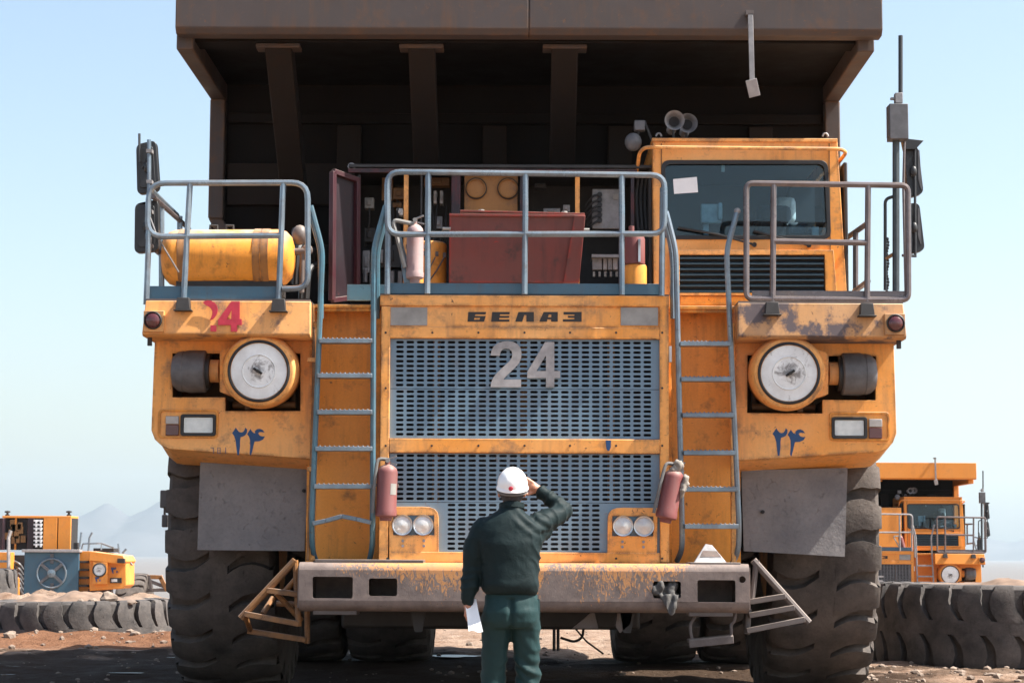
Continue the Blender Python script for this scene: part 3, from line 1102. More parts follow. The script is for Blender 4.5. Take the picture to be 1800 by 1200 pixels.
# plaques and lettering
for u0, u1 in ((686, 751), (1091, 1157)):
    MB().bx(u0, u1, 540, 572, YG + .016, YG + .025).build('plaque', M['plaque'], frame, bevel=.002)


def letters(name, polys, scale, off, Y, mat, parent, th=.004):
    """Flat lettering as thin cut-out plates: polys are (outer, holes) in crop coordinates."""
    mb = MB()
    f = lambda L: [xz(p[0] / scale + off[0], p[1] / scale + off[1], Y) for p in L]
    for outer, hs_ in polys:
        mb.plate(f(outer), Y - th, Y + .0005, [f(h) for h in hs_])
    return mb.build(name, mat, parent, smooth=0)

BEL = [([(697, 763), (780, 763), (777, 774), (730, 774), (727, 782), (778, 782), (770, 808), (693, 808)], [[(726, 790), (752, 790), (749, 799), (723, 799)]]),
       ([(808, 763), (890, 763), (888, 774), (845, 774), (843, 781), (888, 781), (886, 790), (842, 790), (840, 798), (888, 798), (888, 808), (803, 808)], []),
       ([(930, 763), (1002, 763), (1002, 808), (967, 808), (967, 777), (957, 777), (948, 808), (915, 808)], []),
       ([(1047, 763), (1113, 763), (1113, 808), (1082, 808), (1082, 797), (1065, 797), (1062, 808), (1027, 808)], [[(1071, 775), (1083, 775), (1083, 788), (1067, 788)]]),
       ([(1140, 763), (1224, 763), (1224, 808), (1137, 808), (1137, 797), (1190, 797), (1190, 790), (1160, 790), (1160, 781), (1190, 781), (1190, 775), (1140, 775)], [])]
letters('name_lettering', BEL, 2.647, (560, 260), YG + .022, M['kprint'], frame)
N2 = ([(557, 262), (560, 240), (570, 222), (588, 208), (610, 201), (632, 199), (655, 202), (674, 212), (687, 228), (692, 250), (690, 275), (680, 297), (663, 316), (640, 338), (622, 355), (612, 367), (690, 367), (690, 401), (556, 401), (558, 382), (567, 360), (585, 337), (612, 312), (636, 290), (648, 274), (652, 258), (648, 243), (638, 234), (624, 231), (610, 235), (600, 246), (596, 263)], [])
N4 = ([(795, 203), (836, 203), (836, 330), (861, 330), (861, 361), (836, 361), (836, 401), (799, 401), (799, 361), (717, 361), (717, 334)], [[(799, 330), (757, 330), (799, 262)]])
letters('number_plate', [N2], 2.5, (640, 520), YG + .022, M['alu'], truck, .014)
letters('number_plate', [N4], 2.5, (640, 520), YG + .022, M['alu'], truck, .014)
letters('paint_mark', [([(1062, 634), (1085, 634), (1084, 665), (1078, 679), (1070, 679), (1064, 668)], [])], 2.5, (640, 520), YG - .001, M['bprint'], frame, .002)
MB().bx(1176, 1181, 608, 636, YG + .02, YG + .08).build('plastic_tab', M['white'], frame, bevel=.003)

# ---- niche panels behind the ladders, ledge above
def niche():
    return MB().bx(540, 668, 545, 990, 17.95, 18.0).bx(660, 668, 545, 990, 17.75, 17.95)
both(niche, 'niche_panel', M['yellow'], bevel=.004)
both(lambda: MB().bx(546, 668, 535, 541, 17.70, 18.4).bx(546, 668, 541, 547, 17.72, 17.80), 'deck_ledge', M['yellow'], bevel=.004)
both(lambda: MB().bx(548, 556, 565, 985, 17.62, 17.70), 'edge_post', M['orange'], bevel=.004)
p0 = [at(551, 575, 17.6), at(551, 700, 17.6), at(546, 850, 17.6), at(541, 985, 17.6)]
MB().tube(p0, .014, 8).build('conduit_pipe', M['stepyellow'], truck)
mb = MB()
for v in (632, 824):
    mb.bx(540, 556, v - 4, v + 4, 17.57, 17.64)
mb.build('conduit_clip', M['orange'], truck, bevel=.003)

# ---- fenders
FO = [(272, 596), (548, 596), (548, 806), (300, 789), (284, 783), (272, 772), (266, 756), (268, 700)]
FH = [(303, 621), (528, 621), (528, 722), (396, 722), (396, 698), (303, 698)]
def fender():
    mb = MB()
    mb.plate([xz(u, v, YF) for u, v in FO], YF, YF + .03, [[xz(u, v, YF) for u, v in FH]])
    outl = [Vector((*xz(u, v, YF), 0)) for u, v in FO]
    # skirt that folds under and back along the lower and outer edge
    V, F = [], []
    edge = [2, 3, 4, 5, 6, 7, 0]
    for i in edge:
        x, z = xz(*FO[i], YF)
        dx = .025 if i in (5, 6, 7, 0) else 0
        dz = .105 if i in (2, 3) else (.07 if i == 4 else .02)
        V += [(x, YF + .012, z), (x + dx * .3, YF + .34, z - dz), (x + dx, 19.2, z - dz * .9)]
    for k in range(len(edge) - 1):
        for q in (0, 1):
            F.append((3 * k + q, 3 * k + q + 1, 3 * k + q + 4, 3 * k + q + 3))
    mb.add(V, F)
    x0_, x1_, z0_, z1_ = rct(272, 548, 596, 806, YF)
    mb.box(x1_ - .02, x1_, YF + .03, 19.2, z0_ + .02, z1_)          # inner cheek
    mb.box(x0_ + .02, x1_ - .03, 19.1, 19.14, z0_ + .1, z1_)          # back
    return mb
fd = both(fender, 'fender', M['orange'], bevel=.004)
def recess():
    mb = MB()
    mb.bx(303, 528, 621, 722, YF + .55, YF + .58)
    mb.bx(528, 532, 615, 726, YF + .031, YF + .55).bx(299, 303, 615, 726, YF + .031, YF + .55).bx(299, 532, 722, 727, YF + .031, YF + .55).bx(299, 532, 614, 620, YF + .031, YF + .55)
    mb.bx(303, 394, 699, 722, YF + .031, YF + .5)
    return mb
both(recess, 'recess_lining', M['innerbrown'], fd, bevel=.003)
def recess_bits():
    mb = MB()
    for u in (500, 514):
        mb.bx(u, u + 6, 625, 716, YF + .30, YF + .36)
    mb.cyl(at(410, 712, YF + .2), at(520, 712, YF + .2), .03)
    mb.bx(430, 440, 695, 720, YF + .1, YF + .15)
    return mb
both(recess_bits, 'inner_strut', M['innerbrown'], fd)
def lamp_inset():
    mb = MB()
    o_ = rbox_plate(278, 384, 719, 770, YF, .04, 4)
    i_ = rbox_plate(282, 380, 723, 766, YF, .03, 4)
    mb.plate(o_, YF - .012, YF + .0005, [i_])
    return mb
li = both(lamp_inset, 'lamp_surround', M['yellow'], fd, bevel=.003)
def head_rect():
    mb = MB()
    o_ = rbox_plate(318, 380, 728, 766, YF, .025, 4)
    i_ = rbox_plate(323, 375, 733, 761, YF, .015, 4)
    return mb.plate(o_, YF - .03, YF - .0005, [i_])
hr = both(head_rect, 'headlamp_bezel', M['black'], fd, bevel=.003)
def head_lens():
    mb = MB()
    return mb.plate(rbox_plate(323.5, 374.5, 733.5, 760.5, YF, .014, 4), YF - .016, YF - .001)
both(head_lens, 'headlamp_lens', M['lamp'], fd, bevel=.004)
both(lambda: MB().bx(291, 314, 731, 745, YF - .022, YF - .001), 'clear_indicator', M['lens_grey'], fd, bevel=.005)
both(lambda: MB().bx(291, 314, 746, 765, YF - .022, YF - .001), 'red_indicator', M['lens_red'], fd, bevel=.005)

P2 = ([(513, 548), (522, 535), (531, 521), (537, 531), (545, 541), (555, 545), (566, 542), (573, 532), (576, 521), (585, 530), (584, 545), (577, 557), (566, 564), (554, 567), (551, 585), (551, 610), (546, 653), (538, 653), (534, 620), (530, 585), (523, 562)], [])
P4 = ([(585, 553), (592, 541), (601, 528), (607, 538), (615, 547), (624, 549), (622, 538), (632, 529), (646, 527), (660, 533), (669, 546), (656, 543), (645, 543), (638, 549), (646, 560), (658, 564), (671, 563), (661, 579), (642, 587), (621, 588), (616, 605), (611, 630), (603, 657), (597, 648), (600, 615), (599, 580), (593, 563)], [])
letters('painted_number', [P2, P4], 2.728, (220, 560), YF, M['bprint'], fd[0], .002)
dx_, dz_ = 1358 - (513 / 2.728 + 220), 762 - (548 / 2.728 + 560)
letters('painted_number', [P2, P4], 2.728, (220 + dx_, 560 + dz_), YF, M['bprint'], fd[1], .002)
st_ = []
for u, segs in ((370, [(0, 0, 6, 1.3), (4.6, 0, 6, 11)]), (382, [(0, 0, 1.2, 11), (4.5, 0, 5.7, 11), (1.2, 0, 4.5, 1.2), (1.2, 5, 4.5, 6), (1.2, 9.8, 4.5, 11)]), (396, [(0, 0, 1.4, 11)])):
    for a, b_, c_, d_ in segs:
        st_.append(([(u + a, 786 + b_), (u + c_, 786 + b_), (u + c_, 786 + d_), (u + a, 786 + d_)], []))
letters('stamped_number', st_, 1, (0, 0), YF, M['bluefaint'], fd[0], .0015)

# ---- air filters in the fender recesses
def drum():
    c = at(455, 652, 17.42)
    ax = (at(468, 653, 18.1) - c).normalized()
    mb = MB().lathe([(.245, .0), (.285, .005), (.300, .03), (.312, .10), (.318, .22), (.316, .42), (.31, .62), (.25, .68)], c, ax, 44)
    # tear-drop housing on the outer side
    q = [(392, 614), (455, 594), (470, 600), (470, 705), (455, 711), (386, 688), (386, 620)]
    mb.plate([xz(u, v, 17.6) for u, v in q], 17.60, 17.98)
    return mb
fa = both(drum, 'air_filter', M['orange'], bevel=.006)
both(lambda: MB().lathe([(.232, .03), (.236, -.012), (.246, -.02), (.257, -.014), (.262, .01), (.262, .04)], at(455, 652, 17.42), at(468, 653, 18.1) - at(455, 652, 17.42), 44), 'filter_rim', M['black'], fa)
both(lambda: MB().lathe([(.232, .012), (.232, .0), (.142, -.006), (.136, -.014), (.128, -.006), (.045, -.010), (.0, -.012)], at(455, 652, 17.42), at(468, 653, 18.1) - at(455, 652, 17.42), 44), 'filter_cover', M['disc'], fa)
def nut():
    p = at(453, 652, 17.405)
    return MB().bar(p + Vector((-.035, -.01, .022)), p + Vector((.035, -.01, -.022)), .02, .022, (0, 1, 0)).cyl(p, p + Vector((0, -.03, 0)), .014, n=8)
both(nut, 'wing_nut', M['dark'], fa)
def pipe():
    y = 17.78
    return MB().lathe([(.098, 0), (.098, .13), (.088, .14), (.088, .22), (.105, .235), (.105, .33)], at(386, 652, y), (-1, 0, 0), 24)
both(pipe, 'intake_pipe', M['beam'], fa)
def hood():
    y = 17.78
    return MB().lathe([(.10, .0), (.168, .0), (.180, .012), (.182, .15), (.172, .19), (.176, .20), (.165, .245), (.13, .285), (.06, .30), (0, .302)], at(364, 653, y), (-1, 0, 0), 32)
both(hood, 'intake_hood', M['hood'], fa)
both(lambda: MB().lathe([(.150, 0), (.150, .09)], at(352, 653, 17.78), (1, 0, 0), 28), 'hood_collar', M['black'], fa)

# ---- upper deck beams
def beam():
    mb = MB()
    x0_, x1_, za_, zb_ = rct(250, 545, 528, 591, YB)
    pr_ = [(YB + .03, zb_), (YB, za_ + .02), (YB + .03, za_), (19.0, za_), (19.0, zb_)]
    V = [(x0_ + (0.02 if i == 0 or i == 4 else 0), y, z) for i, (y, z) in enumerate(pr_)] + [(x1_, y, z) for y, z in pr_]
    F = [(0, 1, 2, 3, 4), (9, 8, 7, 6, 5)] + [(i, 5 + i, 5 + (i + 1) % 5, (i + 1) % 5) for i in range(5)]
    mb.add(V, F)
    mb.flip = True
    return mb
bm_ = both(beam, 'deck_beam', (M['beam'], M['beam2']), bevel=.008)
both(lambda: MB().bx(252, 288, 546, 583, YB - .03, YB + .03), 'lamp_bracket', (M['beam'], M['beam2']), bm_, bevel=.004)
both(lambda: MB().lathe([(.076, .03), (.076, -.015), (.068, -.02), (.064, -.008)], at(269, 563, YB - .03), (0, 1, 0), 28, caps=False), 'lamp_ring', M['black'], bm_)
both(lambda: MB().lathe([(.062, .02), (.062, -.012), (.045, -.026), (.02, -.032), (0, -.033)], at(269, 563, YB - .03), (0, 1, 0), 28), 'marker_lens', M['lens_red'], bm_)
both(lambda: MB().bx(259, 266, 592, 607, YB + .1, YB + .14), 'beam_bracket', M['darkmetal'], bm_)
R2 = [([(432, 985), (443, 977), (458, 973), (477, 975), (497, 985), (509, 1000), (515, 1022), (512, 1042), (502, 1062), (488, 1077), (470, 1084), (478, 1068), (484, 1050), (485, 1035), (478, 1020), (465, 1008), (448, 1000)], []),
      ([(475, 1112), (507, 1112), (507, 1145), (475, 1145)], []),
      ([(590, 979), (637, 979), (637, 1077), (648, 1077), (648, 1110), (622, 1110), (622, 1146), (588, 1146), (588, 1110), (517, 1110), (517, 1080)], [[(590, 1077), (565, 1077), (592, 1025)]])]
letters('painted_number', R2, 3.159, (220, 220), YB + .004, M['rprint'], bm_[0], .012)

# ---- decks
x0, x1, z0, z1 = rct(250, 545, 520, 528, 17.4)
both(lambda: MB().box(x0 + .03, x1, YB + .05, 19.6, z0 - .002, z0 + .012), 'deck_plate', M['stepmetal'])
xa, xb, za, zb = rct(668, 1176, 500, 519, YG)
MB().box(xa, xb, YG + .02, 19.6, za + .001, za + .014).build('deck_plate', M['stepmetal'], truck)
both(lambda: MB().box(x1 + .002, xa - .002, 17.82, 19.6, za - .085, za - .075), 'deck_plate', M['stepmetal'])
MB().bx(262, 488, 503, 526, YG - .03, YG - .02).build('kick_plate', M['kick'], truck, bevel=.002)
MB().bx(680, 1166, 498, 519, YG + .02, YG + .03).build('kick_plate', M['kick'], truck, bevel=.002)
MB().bx(1322, 1592, 511, 527, YG - .03, YG - .02).build('kick_plate', M['dustyrail'], truck, bevel=.002)
MB().bx(610, 680, 500, 528, 17.95, 17.97).build('deck_tray', M['teal'], truck, bevel=.002)


# ---- railings
def rail(name, mat, loops, posts, feet=(), r=.025):
    root = None
    for pts, closed, fr in loops:
        w = fillet([at(*p) for p in pts], fr, 5, closed)
        m_ = MB().tube(w, r, 8, closed)
        if root is None:
            root = m_.build(name, mat, truck)
        else:
            m_.build('rail_bar', mat, root)
    for a, b_ in posts:
        MB().tube([at(*a), at(*b_)], r, 8).build('post', mat, root)
    for p in feet:
        c = at(*p)
        m_ = MB().hexa([(c.x - .06, c.y + .0, c.z - .05), (c.x + .06, c.y + .0, c.z - .05), (c.x + .06, c.y + .09, c.z - .05), (c.x - .06, c.y + .09, c.z - .05), (c.x - .05, c.y + .012, c.z + .05), (c.x + .05, c.y + .012, c.z + .05), (c.x + .05, c.y + .09, c.z + .05), (c.x - .05, c.y + .09, c.z + .05)])
        m_.box(c.x - .075, c.x + .075, c.y - .01, c.y + .09, c.z - .062, c.z - .05)
        m_.build('post_foot', M['darkmetal'], root, bevel=.004)
    return root
Yr = YG - .05
rail('left_railing' if False else 'railing', M['bluesteel'],
     [([(496, 508, Yr), (541, 506, Yr), (541, 321, Yr), (262, 322, Yr), (259, 416, Yr), (495, 414, Yr)], False, .14)],
     [((334, 322, Yr), (322, 543, Yr)), ((498, 321, Yr), (489, 545, Yr)), ((262, 405, Yr), (257, 535, Yr)),
      ((265, 334, Yr), (265 * .93 + 921 * .07, 334 * .93 + 975 * .07, Yr / .93)), ((284, 357, Yr + .45), (284, 520, Yr + .45)), ((316, 380, Yr + 1.2), (316, 500, Yr + 1.2))],
     [(321, 533, YB - .06), (489, 535, YB - .06)])
MB().tube([at(268, 345, Yr), at(332, 402, Yr + 1.6)], .022, 8).build('rail_bar', M['dustyrail'], truck)
MB().tube([at(262, 430, Yr), at(300, 462, Yr + 1.2)], .022, 8).build('rail_bar', M['dustyrail'], truck)
MB().tube([at(263, 380, Yr), at(276, 415, Yr), at(314, 478, Yr + .25)], .008, 6).build('tie_wire', M['greymetal'], truck)
rail('railing', M['bluesteel'],
     [([(681, 302, Yr), (1168, 308, Yr), (1168, 411, Yr), (681, 412, Yr)], True, .11)],
     [((753, 303, Yr), (751, 516, Yr)), ((924, 305, Yr), (922, 517, Yr)), ((1093, 307, Yr), (1093, 518, Yr)), ((683, 312, Yr + .02), (681, 517, Yr + .02)), ((1165, 330, Yr + .02), (1163, 520, Yr + .02))])
rail('railing', M['dustyrail'],
     [([(1312, 322, Yr), (1596, 326, Yr), (1597, 527, Yr), (1312, 525, Yr)], True, .06)],
     [((1360, 323, Yr), (1358, 546, Yr)), ((1526, 325, Yr), (1524, 548, Yr)), ((1360, 424, Yr), (1526, 427, Yr)),
      ((1486, 420, Yr + 2.0), (1526, 392, Yr + 1.0)), ((1504, 408, Yr + 1.4), (1504, 512, Yr + 1.4)), ((1502, 512, Yr + 1.4), (1526, 494, Yr + .8))],
     [(1358, 541, YB - .06), (1525, 543, YB - .06)])

# ---- ladders
def ladder(side, stringers, rungs, mat):
    root = None
    for pts in stringers:
        w = fillet([at(*p) for p in pts], .10, 4)
        m_ = MB()
        for i in range(len(w) - 1):
            pass
        m_.tube(w, .024, 8)
        if root is None:
            root = m_.build('ladder', mat, truck)
        else:
            m_.build('stringer', mat, root)
    for (ua, va, ub, vb, bent) in rungs:
        Y = 17.5
        if bent:
            pts = [at(ua, va, Y), at(ua + (ub - ua) * .22, va - 5, Y), at((ua + ub) / 2, (va + vb) / 2 - bent, Y), at(ua + (ub - ua) * .75, vb - 6, Y), at(ub, vb, Y)]
            m_ = MB()
            for a_, b2 in zip(pts[:-1], pts[1:]):
                m_.bar(a_, b2, .10, .036)
        else:
            m_ = MB().bar(at(ua, va, Y), at(ub, vb, Y), .12, .038)
            for q in range(1, 12):
                t = q / 12
                p = at(ua + (ub - ua) * t, va + (vb - va) * t, Y)
                m_.box(p.x - .008, p.x + .008, p.y - .06, p.y - .045, p.z + .019, p.z + .027)
        m_.build('rung', M['bluesteel'], root, bevel=.004)
    return root

LS = [[(557, 990, 17.72), (549, 966, 17.60), (548, 920, 17.5), (567, 440, 17.47), (546, 362, 17.47)],
      [(648, 990, 17.72), (655, 960, 17.60), (655, 920, 17.5), (657, 437, 17.47), (678, 362, 17.47)],
      [(564, 560, 17.60), (564, 440, 17.60), (544, 370, 17.60)], [(663, 560, 17.60), (663, 440, 17.60), (681, 375, 17.60)]]
ladder(-1, LS, [(562, 600, 655, 600, 0), (559, 661, 655, 661, 0), (558, 725, 655, 725, 0), (555, 789, 655, 789, 0), (553, 855, 655, 855, 0), (550, 920, 653, 918, 12)], M['teal'])
RS = [[(1190, 985, 17.72), (1199, 966, 17.60), (1199, 920, 17.5), (1188, 440, 17.47), (1171, 372, 17.47)],
      [(1287, 990, 17.72), (1298, 968, 17.60), (1299, 920, 17.5), (1277, 440, 17.47), (1296, 372, 17.47)],
      [(1183, 560, 17.60), (1182, 444, 17.60), (1169, 385, 17.60)]]
ladder(1, RS, [(1195, 605, 1284, 605, 0), (1197, 667, 1287, 667, 0), (1199, 730, 1290, 730, 0), (1201, 796, 1292, 796, 0), (1202, 860, 1296, 860, 0), (1203, 925, 1297, 925, 0)], M['bluesteel'])
MB().ball(at(1296, 371, 17.47), .028).build('rail_cap', M['greymetal'], truck)
# ------------------------------------------------------------------ deck equipment
ty = 17.98
c0, c1 = at(284, 454, ty), at(519, 453, ty)
L = (c1 - c0).length
mb = MB().lathe([(0, 0), (.10, .008), (.18, .03), (.228, .075), (.245, .13), (.245, L - .13), (.228, L - .075), (.18, L - .03), (.10, L - .008), (0, L)], c0, c1 - c0, 40)
tank = mb.build('air_tank', M['yellow'], truck)
for t in (.175, .73, .79):
    p = c0 + (c1 - c0) * t
    MB().lathe([(.244, -.032), (.251, -.032), (.251, .032), (.244, .032)], p, c1 - c0, 40).build('tank_strap', M['stepyellow'], tank)
MB().box(c0.x + .15, c1.x - .1, ty - .12, ty + .2, c0.z - .32, c0.z - .2).build('tank_cradle', M['darkmetal'], tank)
for t in (.38, .5):
    p = c0 + (c1 - c0) * t
    MB().tube([p + Vector((-.03, .05, .24)), p + Vector((-.03, .05, .29)), p + Vector((.03, .05, .29)), p + Vector((.03, .05, .24))], .014, 6).build('lifting_eye', M['darkmetal'], tank)
mb = MB()
e = c1
mb.cyl(e + Vector((-.02, 0, .05)), e + Vector((.12, 0, .06)), .03).cyl(e + Vector((.06, 0, .06)), e + Vector((.06, 0, -.3)), .022)
mb.ball(e + Vector((.10, .02, .07)), .05).ball(e + Vector((.02, .15, .22)), .07, .07, .09)
mb.build('valve_cluster', M['stepmetal'], truck)
mb = MB()
for k, (u, v, dv) in enumerate(((520, 430, 70), (530, 445, 80), (538, 470, 55))):
    mb.tube(fillet([at(u, v + dv, 18.3), at(u + 4, v, 18.3), at(u + 30, v - 8, 18.6), at(u + 34, v + 40, 18.8)], .1), .03, 8)
mb.build('hose_bundle', M['black'], truck)
MB().box(at(512, 400, 18.6).x, at(540, 400, 18.6).x, 18.6, 18.9, at(520, 500, 18.6).z, at(520, 398, 18.6).z).build('valve_box', M['darkmetal'], truck, bevel=.03)

# open electrical cabinet
CY = 18.62
x0, x1, z0, z1 = rct(612, 1146, 296, 522, CY)
mb = MB()
mb.box(x0, x1, 19.5, 19.54, z0, z1)
mb.box(x0, x0 + .03, CY, 19.5, z0, z1).box(x1 - .03, x1, CY, 19.5, z0, z1)
mb.box(x0, x1, CY - .03, 19.54, z1, z1 + .03).box(x0, x1, CY, 19.5, z0 - .02, z0)
cab_ = mb.build('electrical_cabinet', M['darkmetal'], truck, bevel=.004)
MB().bx(612, 1120, 297, 304, CY - .06, CY - .031).build('cabinet_header', M['maroon'], cab_, bevel=.003)
for u, w, mt in ((630, 5, 'darkmetal'), (713, 8, 'orange'), (740, 3, 'darkmetal'), (797, 8, 'maroon'), (1015, 8, 'orange'), (1112, 6, 'maroon')):
    MB().bx(u - w / 2, u + w / 2, 307, 520, CY - .02, CY + .04).build('cabinet_post', M[mt], cab_, bevel=.003)
MB().bx(816, 910, 309, 400, CY + .05, CY + .09).build('fan_panel', M['shaded_ochre'], cab_, bevel=.004)
for u in (805, 918):
    MB().bx(u - 4, u + 4, 307, 420, CY - .02, CY + .05).build('cabinet_post', M['maroon'], cab_, bevel=.003)
for u in (837, 893):
    p = at(u, 332, CY + .05)
    fc = MB().lathe([(.088, .01), (.088, -.03), (.080, -.035), (.078, -.012), (.04, -.016), (0, -.016)], p, (0, 1, 0), 28).build('round_cover', M['shaded_ochre'], cab_)
    MB().lathe([(.086, .0), (.096, .0), (.096, -.03), (.088, -.034)], p, (0, 1, 0), 28, caps=False).build('cover_ring', M['dark'], fc)
MB().bx(1041, 1090, 332, 402, CY + .25, CY + .30).build('control_box', M['greymetal'], cab_, bevel=.006)
mb = MB()
for k in range(6):
    p = at(1054, 343 + 9 * k, CY + .24)
    mb.cyl(p, p + Vector((0, -.05, 0)), .022, n=10)
    mb.tube(fillet([p + Vector((0, -.04, 0)), p + Vector((-.07, -.06, -.02 - .01 * (k % 3))), p + Vector((-.13, .0, -.10))], .05, 3), .010, 6)
mb.build('cable_set', M['black'], cab_)
mb = MB().bx(1078, 1086, 341, 350, CY + .235, CY + .25)
mb.build('control_label', M['plaque'], cab_)
MB().bx(1040, 1094, 447, 452, CY + .1, CY + .4).build('fuse_shelf', M['greymetal'], cab_)
for u0, u1, mt in ((1041, 1058, 'greymetal'), (1060, 1067, 'alu'), (1068, 1076, 'greymetal'), (1077, 1086, 'alu')):
    MB().bx(u0, u1, 453, 474, CY + .18, CY + .3).build('fuse_block', M[mt], cab_, bevel=.004)
mb = MB()
for k in range(5):
    mb.bx(1042 + 10 * k, 1046 + 10 * k, 477, 486, CY + .2, CY + .25)
mb.build('terminal', M['plaque'], cab_)
rnd = random.Random(5)
for (u0, u1, v0, v1, mt) in ((641, 657, 347, 366, 'plaque'), (697, 708, 366, 378, 'white'), (691, 712, 330, 350, 'innerbrown'), (671, 690, 312, 352, 'innerbrown'), (745, 760, 350, 372, 'darkmetal'), (762, 768, 335, 358, 'alu'),
                             (773, 779, 335, 358, 'alu'), (764, 778, 380, 402, 'greymetal'), (640, 660, 400, 425, 'darkmetal'), (690, 706, 356, 364, 'innerbrown'), (990, 1002, 360, 372, 'alu'), (955, 985, 366, 374, 'greymetal'),
                             (664, 704, 430, 470, 'darkmetal'), (637, 650, 440, 480, 'greymetal'), (940, 960, 322, 330, 'darkmetal'), (745, 790, 312, 326, 'innerbrown')):
    m_ = MB().bx(u0, u1, v0, v1, CY + .35, CY + .5)
    m_.bx(u0 + (u1 - u0) * .25, u1 - (u1 - u0) * .3, v0 + (v1 - v0) * .25, v1 - (v1 - v0) * .3, CY + .33, CY + .35)
    m_.build('relay_unit', M[mt], cab_, bevel=.005)
mb = MB()
for k in range(16):
    u = rnd.uniform(638, 705) if k < 8 else rnd.uniform(744, 790)
    v = rnd.uniform(385, 430)
    mb.tube(fillet([at(u, v - 40, CY + .4), at(u + rnd.uniform(-6, 6), v, CY + .32), at(u + rnd.uniform(-8, 8), v + rnd.uniform(40, 80), CY + .4)], .1, 3), .010, 5)
mb.build('wiring_loom', M['darkmetal'], cab_)
mb = MB()
for k in range(9):
    u = 640 + 16 * k + rnd.uniform(-3, 3)
    p = at(u, rnd.uniform(440, 505), CY + .3)
    MB().cyl(p, p + Vector((0, 0, .12)), .022, n=8).build('insulator', M['greymetal'], cab_)
pass
# open cabinet door
d0, d1, d2, d3 = at(583, 302, CY - .25), at(628, 318, CY), at(628, 522, CY), at(581, 528, CY - .25)
def slab(a, b_, c_, d_, th):
    n_ = (b_ - a).cross(d_ - a).normalized() * th
    return MB().hexa([d_, c_, c_ + n_, d_ + n_, a, b_, b_ + n_, a + n_])
m_ = slab(d0, d1, d2, d3, .03)
m_.flip = True
door = m_.build('cabinet_door', M['maroon'], truck, bevel=.004)
ins = lambda t, s_: (d0 * (1 - t) + d1 * t) * (1 - s_) + (d3 * (1 - t) + d2 * t) * s_
nrm = (d1 - d0).cross(d3 - d0).normalized()
if nrm.y > 0: nrm = -nrm
mb = MB()
for a, b_ in (((.0, .0), (1, .0)), ((.0, 1), (1, 1)), ((.0, 0), (0, 1)), ((.93, 0), (.93, 1))):
    mb.bar(ins(*a) + nrm * .02, ins(*b_) + nrm * .02, .045, .045, nrm)
mb.build('door_frame', paint('door_edge_red', (.045, .006, .012), fade=(.055, .008, .015), dirt=(.03, .02, .024), dirt_amt=.6), door, bevel=.004)
MB().tube([Vector(at(618, 293, CY)) + Vector((.028 * math.cos(a * .63), 0, .028 * math.sin(a * .63))) for a in range(10)], .009, 6, True).build('lifting_eye', M['greymetal'], truck)

# red hood box on the deck
hb = [at(789, 497, 17.85), at(1017, 497, 17.85), at(1028, 378, 17.80), at(790, 376, 17.80)]
dpt = Vector((0, .5, 0))
m_ = MB().hexa([hb[0], hb[1], hb[1] + dpt, hb[0] + dpt, hb[3], hb[2], hb[2] + dpt, hb[3] + dpt])
m_.flip = True
hood_ = m_.build('hood_box', M['redhood'], truck, bevel=.008)
mb = MB()
mb.bar(hb[3] + Vector((.09, .06, .03)), hb[2] + Vector((-.0, .06, .012)), .10, .014)
mb.build('lid_rail', M['redhood'], hood_, bevel=.002)
m_ = MB().hexa([hb[1] + Vector((-.13, -.03, 0)), hb[1] + Vector((.004, -.03, 0)), hb[1] + Vector((.004, -.001, 0)), hb[1] + Vector((-.13, -.001, 0)),
                hb[2] + Vector((-.09, -.03, -.01)), hb[2] + Vector((.004, -.03, -.01)), hb[2] + Vector((.004, -.001, -.01)), hb[2] + Vector((-.09, -.001, -.01))])
m_.build('side_strip', M['redhood'], hood_, bevel=.003)
m_ = MB().bar(hb[3] + Vector((0, -.012, -.01)), hb[2] + Vector((0, -.012, -.01)), .022, .02)
m_.build('front_lip', M['redhood'], hood_, bevel=.002)
mb = MB()
for p in (at(846, 371, 17.9), at(992, 374, 17.9)):
    mb.cyl(p + Vector((0, 0, -.03)), p, .014, n=8).cyl(p, p + Vector((0, 0, .012)), .026, n=8)
for p in (at(786, 402, 17.8), at(1030, 404, 17.8)):
    mb.cyl(p + Vector((-.04, 0, 0)), p + Vector((.03, 0, 0)), .014, n=8)
mb.build('lid_bolt', M['plaque'], hood_)

# yellow drums on the deck
def vdrum(u0, u1, v0, v1, Y, name, mat, rt=.03, par=None):
    xa_, xb_, za_, zb_ = rct(u0, u1, v0, v1, Y)
    r_ = (xb_ - xa_) / 2
    h = zb_ - za_
    return MB().lathe([(r_, 0), (r_, h - rt), (r_ * .96, h - rt * .4), (r_ * .82, h), (0, h + .01)], ((xa_ + xb_) / 2, Y + r_, za_), (0, 0, 1), 28).build(name, mat, par or truck)
yd = vdrum(726, 784, 422, 500, 18.0, 'filler_drum', M['yellow'])
mb = MB()
for u, v in ((768, 446), (781, 447), (747, 445)):
    p = at(u, v, 18.0)
    mb.bar(p + Vector((0, -.02 + abs(u - 757) * .003, .02)), p + Vector((0, -.02 + abs(u - 757) * .003, -.02)), .026, .03)
mb.build('latch', M['stepmetal'], yd)
mb = MB().tube([at(765, 452, 17.98), at(752, 478, 17.97), at(744, 497, 17.97)], .006, 5).tube([at(781, 452, 18.02), at(768, 475, 17.98), at(752, 497, 17.97)], .007, 5)
mb.build('chain', M['stepmetal'], yd)
vdrum(726, 744, 474, 500, 17.75, 'filler_neck', M['yellow'])
vdrum(1097, 1138, 462, 500, 17.72, 'filler_neck', M['yellow'])
MB().plate([xz(u, v, 17.70) for u, v in ((697, 420), (705, 416), (728, 497), (710, 497))], 17.70, 17.72).build('support_strut', M['bluesteel'], truck, bevel=.002)

